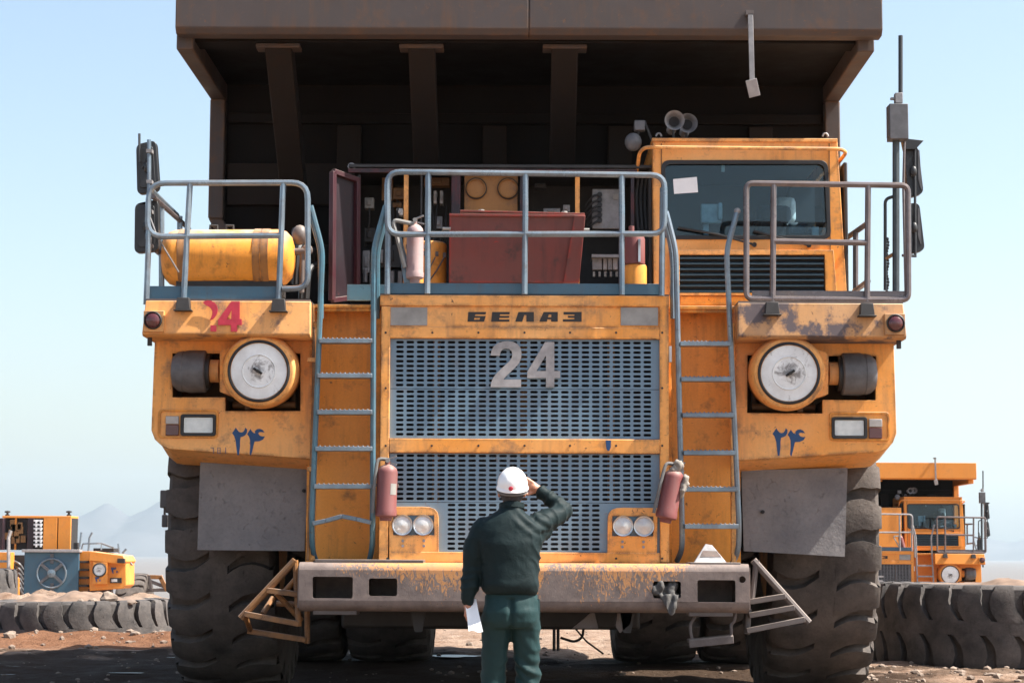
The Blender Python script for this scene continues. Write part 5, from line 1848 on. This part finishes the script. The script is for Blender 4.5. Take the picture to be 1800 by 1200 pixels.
rock(142, 1058, 31.45, 20, 14, 4.4, 'grey rock at the left end of the rocks on the left lying tyre')
rock(230, 1058, 31.5, 26, 10, 5.1, 'flat rock right of the biggest boulder on the left lying tyre')
rock(1609, 1180, 22.4, 18, 9, 6.3, 'dark grey stone on the ground in front of the right lying tyre, leftmost')
rock(1648, 1189, 22.0, 24, 8, 7.7, 'flat pale stone on the ground in front of the right lying tyre')
rock(1745, 1185, 22.0, 30, 9, 8.2, 'long pale stone on the ground at lower right of the picture')
rock(1561, 1189, 22.0, 12, 7, 9.9, 'small pale stone beside the right front wheel of the big truck')

# loose rubble, too much to count
rn = random.Random(21)
base = [rock_mesh(30 + k * 1.7, 1) for k in range(5)]
V, F = [], []
def scatter(n, x0, x1, y0, y1, s0, s1):
    for _ in range(n):
        x, y = rn.uniform(x0, x1), rn.uniform(y0, y1)
        if max(abs(abs(x) - 2.64) / .6, abs(y - 19.83) / 1.0) < 1: continue
        s_ = s0 + (s1 - s0) * rn.random() ** 3
        me = rn.choice(base)
        b = len(V)
        rot = Matrix.Rotation(rn.uniform(0, 6.3), 3, 'Z')
        z = ground_h(x, y)
        sq = rn.uniform(.4, .8)
        for v in me.vertices:
            q = rot @ Vector((v.co.x * s_, v.co.y * s_ * .8, v.co.z * s_ * sq))
            V.append((x + q.x, y + q.y, z + s_ * .15 + q.z))
        F.extend([[b + i for i in p.vertices] for p in me.polygons])
scatter(500, -9, 9, 27, 46, .02, .09)
scatter(420, 3.2, 8.5, 20.5, 24, .012, .07)
scatter(260, -9, 3.2, 21, 27, .01, .05)
scatter(160, -9, -4, 29.5, 33, .02, .10)
scatter(300, -4, 5, 40, 50, .04, .22)
rme = bpy.data.meshes.new('rubble')
rme.from_pydata(V, [], F)
rme.materials.append(M['rock'])
rub = bpy.data.objects.new('rubble', rme)
col.objects.link(rub)
rub['kind'] = 'stuff'

# ------------------------------------------------------------------ truck parked behind on the right: same model, its own state
RB_Y, RB_X = 61.4, 9.69
M['bgorange'] = paint('clean_orange_paint', (.72, .25, .03), fade=(.8, .34, .08), fade_amt=.4, dirt_amt=.25, edge=False)
swap = {M['lip']: M['bgorange'], M['bluesteel']: M['greymetal'], M['grille']: M['hood'], M['orange']: M['bgorange'], M['beam']: M['bgorange'], M['beam2']: M['bgorange'], M['yellow']: M['bgorange'], M['teal']: M['dustyrail']}
t2 = copy_tree(truck, None, skip=('mud_flap', 'cabinet_door', 'hood_box', 'number_plate', 'painted_number', 'stamped_number', 'bumper', 'side_step', 'hanging_step', 'front_axle', 'steering_link', 'hanging_hose', 'loose_cable', 'relay_unit', 'insulator_row', 'wiring_loom', 'rear_lamp', 'electrical_cabinet', 'step_plate', 'paint_mark', 'tie_wire', 'tow_bracket', 'hanging_bracket', 'filler_neck', 'filler_drum', 'support_strut', 'deck_tray'), swap=swap)
t2.location = (RB_X, RB_Y, -2.0)
tag(t2, 'yellow-orange dump truck parked far behind on the right, partly hidden by the big front wheel', 'dump truck', 'other mining trucks in the yard')
ox, oy, oz = RB_X, RB_Y - 19.83, -2.0
ORG2 = Vector((ox, oy, oz))
WP[t2.name] = Vector((RB_X, RB_Y, -2.0))
for ch in t2.children:
    if ch.name.startswith('dump_body'):
        ch.location.z -= .42
        for g in ch.children:
            if g.name.startswith('canopy_lip'):
                g.scale.z = .66
                g.location.z -= .11
def far2(u, v, Y):
    return at(u, v, Y)
q = [at(814, 300, 18.42), at(1128, 300, 18.42), at(1128, 520, 18.42), at(814, 520, 18.42)]
MB().box(q[0].x + ox, q[1].x + ox, 18.4 + oy, 19.4 + oy, q[2].z + oz, q[0].z + oz).build('closed_cabinet', M['bgorange'], t2, bevel=.01)
p = at(1548, 882, 60.2)
for k, (u0, v0, n_) in enumerate(((1546, 1012, '5'),)):
    f = lambda L: [xz(a, b_, 59.0) for a, b_ in L]
    MB().plate(f([(1541, 1011), (1553, 1011), (1553, 1014), (1545, 1014), (1545, 1019), (1551, 1019), (1554, 1023), (1554, 1030), (1550, 1035), (1542, 1035), (1541, 1031), (1548, 1031), (1550, 1028), (1549, 1024), (1541, 1023)]), 58.98, 59.0).build('number_plate', M['alu'], t2)
ex2 = copy_tree(deck_ex)
ex2.location = at(1590, 972, 59.3)
ex2.rotation_euler = (0, R(-14), 0)
for ch in ex2.children:
    if ch.name.startswith('cylinder'):
        ch.material_slots[0].link = 'OBJECT'
        ch.material_slots[0].material = M['red']
ex2['label'] = 'tiny red fire extinguisher on the deck of the truck parked behind on the right'
ex3 = copy_tree(deck_ex)
pp = at(1722, 958, 59.4)
ex3.location = pp - Vector((0, 0, .35))
ex3.scale = (1, 1, 1.1)
ex3['label'] = 'dark extinguisher cylinder at the right railing of the truck parked behind'
for ch in ex3.children:
    if ch.name.startswith('cylinder'):
        ch.material_slots[0].link = 'OBJECT'
        ch.material_slots[0].material = M['mirror']
for e_ in (ex2, ex3):
    e_['group'] = 'fire extinguishers on the parked truck'

# ------------------------------------------------------------------ dismantled truck behind on the left
BY = 72.0
t3 = thing('mining_truck', 'half-dismantled orange mining truck without cab, blue radiator frame exposed, standing behind on the left', 'dump truck', (-16.2, BY + 2, -2.15), 'other mining trucks in the yard')
og = M['bgorange']
bb = lambda n_, u0, u1, v0, v1, y0, y1, mt, par=t3, bev=.01: MB().bx(u0, u1, v0, v1, BY + y0, BY + y1).build(n_, mt if not isinstance(mt, str) else M[mt], par, bevel=bev)
cabn = bb('electrical_cabinet', 5, 125, 909, 966, 1.3, 2.4, 'dark')
bb('cabinet_top', 4, 125, 906, 910, 1.2, 2.4, og, cabn)
bb('cabinet_door', -8, 5, 910, 966, .9, 1.25, 'maroon', cabn)
for u in (27, ):
    bb('cabinet_post', u - 1.5, u + 1.5, 910, 966, 1.22, 1.3, og, cabn)
bb('cabinet_panel', 48, 59, 910, 966, 1.2, 1.3, 'maroon', cabn)
bb('insulator_panel', 59, 75, 912, 962, 1.24, 1.3, 'dark', cabn)
mb = MB()
for k in range(7):
    mb.bx(59, 75, 913 + 7 * k, 916 + 7 * k, BY + 1.20, BY + 1.24)
    for u in (62, 70):
        mb.bx(u, u + 3, 914 + 7 * k, 919 + 7 * k, BY + 1.18, BY + 1.22)
mb.build('insulator', M['white'], cabn)
for u0, u1 in ((76, 100), (102, 124)):
    bb('cabinet_door', u0, u1, 910, 965, 1.2, 1.3, og, cabn)
for u in (13, 121):
    MB().lathe([(.03, 0), (.08, .02), (.08, .06), (.04, .08), (.04, .12), (.1, .13), (.1, .18), (0, .2)], at(u, 907, BY + 1.5), (0, 0, 1), 12).build('vent_cap', M['darkmetal'], cabn)
mb = MB()
for k in range(12):
    p = at(rn.uniform(8, 46), rn.uniform(918, 955), BY + 1.32)
    mb.box(p.x - .08, p.x + .08, p.y - .12, p.y, p.z - .12, p.z + .12)
mb.build('relay_unit', M['innerbrown'], cabn)
shroud = bb('radiator_shroud', 42, 138, 970, 1056, 0, .12, 'kick')
bb('shroud_lip', 38, 140, 965, 970, -.12, .3, 'alu', shroud)
c = at(91, 1007, BY - .02)
MB().tube([c + Vector((.49 * math.cos(t), -.03, .49 * math.sin(t))) for t in np.linspace(0, 2 * math.pi, 33)[:-1]], .035, 8, True).build('fan_ring', M['bluesteel'], shroud)
MB().lathe([(.14, 0), (.14, -.08), (.0, -.1)], c, (0, 1, 0), 18).build('fan_hub', M['bluesteel'], shroud)
for t in (.72, 2.42, 3.86, 5.56):
    MB().bar(c + Vector((.12 * math.cos(t), -.04, .12 * math.sin(t))), c + Vector((.49 * math.cos(t), -.04, .49 * math.sin(t))), .10, .05, (0, 1, 0)).build('fan_spoke', M['hood'], shroud)
bb('shroud_strut', 88, 94, 1024, 1056, -.05, 0, 'hood', shroud)
bb('shroud_strut', 88, 94, 972, 990, -.05, 0, 'hood', shroud)
bb('side_panel', 138, 157, 968, 1052, .3, 1.0, og)
for k in range(5):
    bb('rung', 138, 155, 985 + 14 * k, 989 + 14 * k, .1, .3, 'darkmetal')
lad = bb('ladder_panel', -8, 18, 970, 1065, .3, .8, og)
for k in range(6):
    bb('rung', -8, 14, 984 + 14 * k, 988 + 14 * k, .0, .2, 'bluesteel', lad)
MB().tube([at(15, 1062, BY), at(15, 945, BY), at(19, 932, BY)], .06, 6).build('stringer', M['alu'], lad)
fn3 = MB().plate([xz(u, v, BY - .3) for u, v in ((157, 975), (222, 985), (222, 1028), (215, 1034), (157, 1038))], BY - .3, BY + 1.2).build('fender', og, t3, bevel=.03)
MB().plate([xz(u, v, BY - .5) for u, v in ((158, 968), (218, 976), (223, 986), (218, 992), (156, 985))], BY - .55, BY + 1.2).build('deck_beam', og, t3, bevel=.03)
fp = bb('filter_panel', 163, 188, 988, 1026, -.55, -.3, og, fn3)
p = at(175, 1001, BY - .56)
MB().lathe([(.24, .05), (.24, -.04), (.20, -.06), (.19, -.03)], p, (0, 1, 0), 24, caps=False).build('filter_rim', M['black'], fn3)
MB().lathe([(.2, .0), (.2, -.02), (0, -.03)], p, (0, 1, 0), 24).build('filter_cover', M['disc'], fn3)
MB().plate([xz(u, v, BY - .31) for u, v in ((194, 1015), (214, 1015), (214, 1024), (194, 1024))], BY - .36, BY - .3).build('headlamp_bezel', M['black'], fn3)
MB().plate([xz(u, v, BY - .36) for u, v in ((196, 1017), (206, 1017), (206, 1022), (196, 1022))], BY - .38, BY - .36).build('headlamp_lens', M['lamp'], fn3)
def far_num(u, v, s_, Y):
    three = [(0, 2), (2, 0), (3, 2), (4, 0), (6, 2), (7, 0), (9, 1.5), (8, 4), (4, 4.2), (4.5, 11), (3, 11)]
    zero = [(9, 7), (10.2, 5.8), (11.5, 7), (11.3, 9), (10, 10), (9, 8.8)]
    mb_ = MB()
    for L in (three, zero):
        mb_.plate([xz(u + a * s_, v + b_ * s_, Y) for a, b_ in L], Y - .02, Y)
    return mb_.build('painted_number', M['bprint'], fn3, smooth=0)
far_num(195, 996, 1.05, BY - .31)
far_num(167, 1013, .85, BY - .56)
bb('fender_lamp', 206, 219, 981, 989, -.7, -.5, 'darkmetal')
bb('tray', 164, 200, 963, 970, .5, 1.4, 'dark')
bb('red_beam', 155, 195, 1034, 1043, .0, .4, 'maroon')
mb = MB()
for pts in (((140, 960), (143, 935)), ((155, 972), (157, 945), (162, 935)), ((142, 968), (146, 955), (178, 954), (178, 966)), ((178, 954), (200, 962)), ((208, 955), (210, 972)), ((222, 964), (215, 972)), ((226, 985), (233, 993))):
    MB().tube([at(u, v, BY + .4) for u, v in pts], .035, 6).build('bent_railing', M['bluesteel'], t3)
pass
bb('engine_block', 18, 46, 975, 1050, 1.0, 2.2, 'darkmetal')
mb = MB()
for k in range(6):
    mb.tube(fillet([at(22 + 3 * k, 985 + 8 * k, BY + .9), at(34, 990 + 9 * k, BY + .7), at(40, 1000 + 9 * k, BY + .9)], .3), .05, 6)
mb.build('hose_bundle', M['hood'], t3)
MB().tube(fillet([at(20, 1050, BY + .5), at(20, 1014, BY + .5), at(32, 1014, BY + .5), at(32, 1050, BY + .5)], .15), .05, 6).build('guard_rail', og, t3)
bb('stack_pipe', 129, 137, 953, 966, .8, 1.1, 'darkmetal')
add_tyre('tyre', TY, t3, at(236, 1082, BY + 4), joined=True)
# stripped frame behind it
wr = thing('stripped_frame', 'rusty orange stripped truck frame lying behind the left wheel', 'scrap frame', (-12.5, 76, -2.1))
for a, b_, w in (((228, 1012), (285, 1014), 6), ((250, 1016), (288, 1030), 5), ((262, 1010), (266, 1038), 5), ((282, 1014), (294, 1038), 6), ((236, 1010), (256, 1035), 5), ((246, 1037), (292, 1036), 5)):
    MB().bar(at(*a, 76), at(*b_, 76), w * .02, w * .025).build('frame_beam', M['stepyellow'] if w > 5 else M['stepmetal'], wr, bevel=.01)

# ------------------------------------------------------------------ the man with the white helmet
PY = 13.2
PS = PY / FPX
def pp_(u, v, dy=0.0):
    p = at(u, v, PY)
    return Vector((p.x, PY + dy, p.z))
man = thing('person', 'man in dark green work clothes and white hard hat, right hand at his brow', 'person', (-.06, PY, 0))

def loft(mb, secs, n=24, e=2.0):
    """secs: (centre, rx, ry, tilt) closed elliptical rings stacked into a solid."""
    V, F = [], []
    for c_, rx, ry in secs:
        for k in range(n):
            t = 2 * math.pi * k / n
            ct, st_ = math.cos(t), math.sin(t)
            V.append(Vector(c_) + Vector((rx * abs(ct) ** (2 / e) * (1 if ct >= 0 else -1), ry * abs(st_) ** (2 / e) * (1 if st_ >= 0 else -1), 0)))
    for i in range(len(secs) - 1):
        for k in range(n):
            F.append((i * n + k, i * n + (k + 1) % n, (i + 1) * n + (k + 1) % n, (i + 1) * n + k))
    F.append(tuple(range(n - 1, -1, -1)))
    F.append(tuple((len(secs) - 1) * n + k for k in range(n)))
    return mb.add(V, F)

def limb(mb, pts, rs, n=14):
    """Tapered limb with ball joints along joints pts with radii rs."""
    pts = [Vector(p) for p in pts]
    for a, b_, ra, rb in zip(pts[:-1], pts[1:], rs[:-1], rs[1:]):
        mb.cyl(a, b_, ra, rb, n)
    for p, r_ in zip(pts, rs):
        mb.ball(p, r_ * .995, n=12)
    return mb

# joints
sL, eL, wL = Vector((-.272, PY + .02, 1.43)), Vector((-.318, PY + .0, 1.165)), Vector((-.338, PY - .03, .965))
sR, eR, wR = Vector((.095, PY + .03, 1.46)), Vector((.262, PY + .20, 1.535)), Vector((.095, PY + .205, 1.665))
hc_ = Vector((-.072, PY + .05, 1.645))
hipL, kneeL, ankL = Vector((-.160, PY, .93)), Vector((-.182, PY + .02, .50)), Vector((-.190, PY - .01, .09))
hipR, kneeR, ankR = Vector((.014, PY, .93)), Vector((.032, PY + .03, .50)), Vector((.050, PY + .02, .09))

# body: one continuous skin surface (head, neck, trunk, limbs, hands with separate fingers)
mb = MB()
mb.ball(hc_ + Vector((0, -.005, .025)), .076, .094, .105, 20)
mb.ball(hc_ + Vector((0, .045, -.05)), .058, .055, .065, 16)
mb.cyl(Vector((-.072, PY + .01, 1.42)), hc_ + Vector((0, .0, -.02)), .060, .056, 18)
mb.ball(hc_ + Vector((0, .098, -.005)), .014, .022, .02, 10)                      # nose
mb.ball(hc_ + Vector((0, .085, -.06)), .022, .014, .009, 10)                      # lips
for sx in (-1, 1):
    mb.ball(hc_ + Vector((sx * .079, .0, -.005)), .011, .020, .034, 12)           # ears
    mb.ball(hc_ + Vector((sx * .032, .083, .03)), .022, .012, .008, 8)            # brows
loft(mb, [(Vector((-.072, PY, .92)), .13, .09), (Vector((-.072, PY, 1.05)), .125, .085), (Vector((-.08, PY, 1.25)), .15, .095), (Vector((-.085, PY, 1.38)), .15, .09), (Vector((-.08, PY, 1.45)), .09, .07)])
limb(mb, [sL + Vector((.03, 0, -.03)), eL, wL], [.04, .036, .028])
limb(mb, [sR + Vector((-.02, 0, -.02)), eR, wR], [.04, .036, .028])
limb(mb, [hipL, kneeL, ankL], [.075, .05, .038])
limb(mb, [hipR, kneeR, ankR], [.075, .05, .038])
def hand(mb, wrist, d, side, palm_n, curl):
    """wrist, finger direction, thumb side direction, palm normal, curl angle per joint."""
    d, side, pn = Vector(d).normalized(), Vector(side).normalized(), Vector(palm_n).normalized()
    c_ = wrist + d * .05
    for k in range(5):
        mb.ball(wrist + d * (.012 + .018 * k) , .026 + .004 * math.sin(k * .8), n=10) if k < 2 else None
    for i, off in enumerate((-.030, -.010, .010, .029)):
        root_ = wrist + d * .088 - side * off * -1
        limb(mb, [wrist + d * .012 + side * off * .55, root_], [.0135, .0115], 8)
        ln = (.040, .046, .043, .033)[3 - i]
        q, dd = root_, d
        for j in range(3):
            dd = (dd * math.cos(curl) + pn * math.sin(curl)).normalized()
            nx_ = q + dd * ln * (1, .75, .55)[j]
            limb(mb, [q, nx_], [.0098 - .0012 * j, .0086 - .0012 * j], 8)
            q = nx_
    t0 = wrist + d * .025 + side * .026
    t1 = t0 + (d * .7 + side * .6 + pn * .35).normalized() * .042
    t2_ = t1 + (d * .8 + side * .1 + pn * .55).normalized() * .034
    limb(mb, [t0, t1, t2_], [.014, .0115, .0095], 8)
hand(mb, wL, (-.10, .10, -1), (.25, .95, 0), (.85, -.1, -.12), .50)
hand(mb, wR, (-.62, -.10, .30), (-.25, .1, -.9), (-.15, -.55, -.2), .55)
bme = remesh(mb, .0055, 2)
bme.materials.append(M['skin'])
bodym = bpy.data.objects.new('body', bme)
col.objects.link(bodym)
put(bodym, bme['org'], man)
for sx in (-1, 1):
    MB().ball(hc_ + Vector((sx * .031, .077, .012)), .012).build('eye', M['white'], man)
# hair at the nape
mb = MB()
mb.ball(hc_ + Vector((0, -.018, .012)), .080, .088, .10, 20)
mb.ball(hc_ + Vector((0, -.048, -.040)), .060, .044, .055, 16)
hme = remesh(mb, .008, 2)
# keep the face clear: flatten hair in front
o_ = Vector(hme['org'])
for v in hme.vertices:
    w = v.co + o_
    if w.y > hc_.y + .02:
        v.co.y = hc_.y + .02 - o_.y
        v.co.x *= .8
        v.co.z = min(v.co.z, .12)
hme.materials.append(M['hair'])
ho_ = bpy.data.objects.new('hair', hme)
col.objects.link(ho_)
put(ho_, hme['org'], man)

# jacket
mb = MB()
X0 = -.082
loft(mb, [(Vector((X0 + .008, PY, 1.005)), .160, .122), (Vector((X0 + .006, PY - .004, 1.025)), .174, .136), (Vector((X0 + .004, PY - .006, 1.08)), .181, .140), (Vector((X0, PY - .004, 1.2)), .190, .136), (Vector((X0 - .004, PY - .004, 1.32)), .206, .134),
          (Vector((X0 - .006, PY, 1.40)), .206, .122), (Vector((X0 - .004, PY + .006, 1.455)), .186, .108), (Vector((X0, PY + .012, 1.50)), .128, .09), (Vector((X0 + .006, PY + .02, 1.53)), .083, .076), (Vector((X0 + .01, PY + .022, 1.556)), .077, .074), (Vector((X0 + .01, PY + .022, 1.568)), .072, .07)], 32, 2.3)
limb(mb, [sL + Vector((.03, 0, -.02)), sL.lerp(eL, .5) + Vector((-.012, 0, 0)), eL, eL.lerp(wL, .55), wL + Vector((0, 0, .035))], [.084, .072, .063, .059, .050], 18)
limb(mb, [wL + Vector((0, 0, .045)), wL + Vector((0, 0, .0))], [.056, .042], 16)
limb(mb, [sR + Vector((-.03, -.005, -.035)), sR.lerp(eR, .5) + Vector((.005, 0, -.012)), eR, eR.lerp(wR, .5), eR.lerp(wR, .86)], [.082, .071, .062, .054, .045], 18)
limb(mb, [sR + Vector((-.03, 0, -.10)), sR.lerp(eR, .45) + Vector((0, 0, -.05))], [.080, .050], 16)
jme = remesh(mb, .0085, 4)
def seg_d(p, a, b_):
    ab = b_ - a
    t = max(0, min(1, (p - a).dot(ab) / ab.length_squared))
    return (p - (a + ab * t)).length, t
def jf(p, n_):
    q = p
    d = 0.0
    wv = noise.noise(q * 3.0)
    # diagonal pulls across the back, from lower left hem to the raised right arm
    s_ = (q.x - X0) * .62 - (q.z - 1.25) * .78
    m_ = max(0, noise.noise(Vector((q.x * 2.2 + 5, q.y * 2, q.z * 2.2))) + .35)
    back = 1.0 if q.z < 1.42 else 0
    d += .0045 * m_ * (1 - 2 * abs(math.sin(s_ * 21 + 1.6 * wv)) ** .7) * back * (.4 + .6 * min(1, max(0, (1.45 - q.z) / .3)))
    # soft bulk above the hem
    d += .008 * math.exp(-((q.z - 1.06) / .035) ** 2) * (1 + noise.noise(q * 9))
    # sleeve creases
    for a, b_, k, am in ((sL, eL, 70, .007), (eL, wL, 95, .010), (sR, eR, 62, .011), (eR, wR, 88, .012)):
        dd, t = seg_d(q, a, b_)
        if dd < .12 and abs(q.x - X0) > .15:
            d += am * 1.35 * (1 - 2 * abs(math.sin(.5 * (t * (b_ - a).length * k + 4.5 * noise.noise(q * 7) + 9 * (q.y - PY)))) ** .65) * (1 - dd / .13) * (.55 + .45 * noise.noise(q * 5))
    # shoulder folds on the right
    dd = (q - (sR + Vector((-.05, -.03, .0)))).length
    if dd < .16:
        d += .012 * (1 - dd / .16) * math.sin((q.x * .8 + q.z * 1.0) * 85 + 3 * wv)
    fl_ = max(0, q.x - .03) * 12 if q.z < 1.4 else 0
    d += .007 * min(1, fl_) * (1 - 2 * abs(math.sin(q.z * 26 + q.y * 18 + 5 * noise.noise(q * 6))) ** .6)
    d += .002 * noise.noise(q * 24) + .006 * noise.noise(q * 8)
    return n_ * d
disp(jme, jf)
jme.materials.append(M['jacket'])
jo = bpy.data.objects.new('jacket', jme)
col.objects.link(jo)
put(jo, jme['org'], man)
MB().lathe([(.072, -.018), (.079, -.02), (.080, .012), (.074, .016), (.066, .012)], Vector((X0 + .010, PY + .022, 1.556)), (0, .18, 1), 28).build('collar', M['jacket'], jo)
m_ = MB()
for k in range(7):
    a = jo
# trousers
mb = MB()
loft(mb, [(Vector((-.073, PY, 1.035)), .152, .110), (Vector((-.073, PY, .98)), .164, .120), (Vector((-.073, PY - .008, .90)), .178, .136), (Vector((-.073, PY - .006, .84)), .178, .132), (Vector((-.073, PY, .80)), .168, .120)], 28, 2.3)
limb(mb, [hipL + Vector((-.005, 0, -.06)), hipL.lerp(kneeL, .5), kneeL, kneeL.lerp(ankL, .5), ankL + Vector((0, 0, .0))], [.096, .087, .078, .076, .075], 18)
limb(mb, [hipR + Vector((.005, 0, -.06)), hipR.lerp(kneeR, .5), kneeR, kneeR.lerp(ankR, .5), ankR + Vector((0, 0, .0))], [.096, .087, .078, .076, .075], 18)
tme = remesh(mb, .009, 3)
def tf(p, n_):
    q = p
    wv = noise.noise(q * 4.2)
    side = 1 if q.x > -.073 else -1
    s_ = q.z * 1.0 + side * (q.x + .073) * .8
    m_ = max(0, .35 + noise.noise(Vector((q.x * 4, q.y * 3, q.z * 2.6))))
    d = .012 * m_ * (1 - 2 * abs(math.sin(s_ * 20 + 2 * wv)) ** .65)
    d += .012 * math.exp(-((q.z - .52) / .14) ** 2) * math.sin(s_ * 72 + 5 * wv) * m_
    d += .010 * max(0, .25 - q.z) * 4 * math.sin(q.z * 95 + 4 * wv)
    d -= .022 * math.exp(-((q.x + .073) / .016) ** 2) * (1 if .80 < q.z < .99 and q.y < PY else 0)
    d += .004 * noise.noise(q * 22)
    return n_ * d
disp(tme, tf)
tme.materials.append(M['trousers'])
to = bpy.data.objects.new('trousers', tme)
col.objects.link(to)
put(to, tme['org'], man)
# back pocket flap on the right hip, side seam
sm_ = MB().tube([Vector((.098 - .5 * abs(z - .90) * .1, PY - .02, z)) for z in np.linspace(.98, .84, 5)], .012, 6)
sm_.build('pocket_edge', M['trousers'], to)
for a in (ankL, ankR):
    mb = MB()
    limb(mb, [a + Vector((0, -.03, -.035)), a + Vector((.01, .10, -.05)), a + Vector((.012, .17, -.058))], [.052, .045, .034], 14)
    mb.ball(a + Vector((0, 0, .01)), .056, .06, .06)
    bt = remesh(mb, .010, 2)
    lo = Vector(bt['org'])
    for v in bt.vertices:
        v.co.z = max(v.co.z, -lo.z + .0) if v.co.z + lo.z < .0 else v.co.z
    bt.materials.append(M['boot'])
    bo = bpy.data.objects.new('boot', bt)
    col.objects.link(bo)
    put(bo, bt['org'], man)

# hard hat
HM = Matrix.Rotation(R(16), 3, 'X')       # chin up: brim drops at the nape
hcn = hc_ + Vector((.004, -.012, .046))
n_, m_ = 40, 14
V, F = [], []
for j in range(m_ + 1):
    t = j / m_ * math.pi / 2
    for k in range(n_):
        a = 2 * math.pi * k / n_
        rx, ry, rz = .095, .122, .108
        rid = 1.0
        if abs(math.cos(a)) < .999:
            for off in (-.034, 0, .034):
                x_ = math.cos(a) * math.cos(t) * rx
                rid += .018 * math.exp(-((x_ - off) / .008) ** 2) * (1 if t > .25 else 0)
        V.append(Vector((rx * math.cos(a) * math.cos(t) * rid, ry * math.sin(a) * math.cos(t) * rid, rz * math.sin(t) * rid)))
for j in range(m_):
    for k in range(n_):
        F.append((j * n_ + k, j * n_ + (k + 1) % n_, (j + 1) * n_ + (k + 1) % n_, (j + 1) * n_ + k))
hat = MB().add([hcn + HM @ v for v in V], F)
# brim: rolled edge, peak in front
V, F = [], []
for q, (ro, zo) in enumerate(((1.0, 0), (1.0, -.016), (1.045, -.024), (1.075, -.026), (1.075, -.020), (1.04, -.014), (1.0, -.004))):
    for k in range(n_):
        a = 2 * math.pi * k / n_
        pk = max(0, math.sin(a)) ** 3 * .045 * (1 if ro > 1.01 else 0)
        V.append(Vector((.095 * ro * math.cos(a), (.122 * ro + pk) * math.sin(a), zo - pk * .2)))
for q in range(6):
    for k in range(n_):
        F.append((q * n_ + k, q * n_ + (k + 1) % n_, (q + 1) * n_ + (k + 1) % n_, (q + 1) * n_ + k))
hat.add([hcn + HM @ v for v in V], F)
hato = hat.build('hard_hat', M['hat'], man, smooth=50)
MB().lathe([(.014, .0), (.014, .004), (.011, .006), (0, .006)], hcn + HM @ Vector((-.010, -.1245, .004)), HM @ Vector((0, -1, .04)), 18).build('badge', M['rprint'], hato)
s_ = MB().tube([hcn + HM @ Vector((.092 * math.cos(t), .118 * math.sin(t) + .012, -.042)) for t in np.linspace(math.pi * 1.08, math.pi * 1.92, 16)], .010, 6)
s_.build('nape_strap', M['strap'], hato)
# papers in the left hand
a = wL + Vector((-.01, -.02, -.10))
V, F = [], []
for lay in range(2):
    for j in range(10):
        for i in range(6):
            s_, t = i / 5, j / 9
            base_ = pp_(817, 1055).lerp(pp_(837, 1052), s_)
            end_ = pp_(825, 1106).lerp(pp_(850, 1109), s_)
            q = base_.lerp(end_, t)
            V.append(q + Vector((0, -.035 - .11 * t + .018 * math.sin(s_ * 2.6 + t * 2) + lay * .004 - .02 * t, .004 * math.sin(s_ * 9 + t * 5))))
for j in range(9):
    for i in range(5):
        k = j * 6 + i
        F += [(k, k + 1, k + 7, k + 6), (60 + k + 6, 60 + k + 7, 60 + k + 1, 60 + k)]
pm_ = MB().add(V, F)
papers = pm_.build('paper_sheets', M['paper'])
tag(papers, 'folded white papers hanging from the man\'s left hand', 'papers')
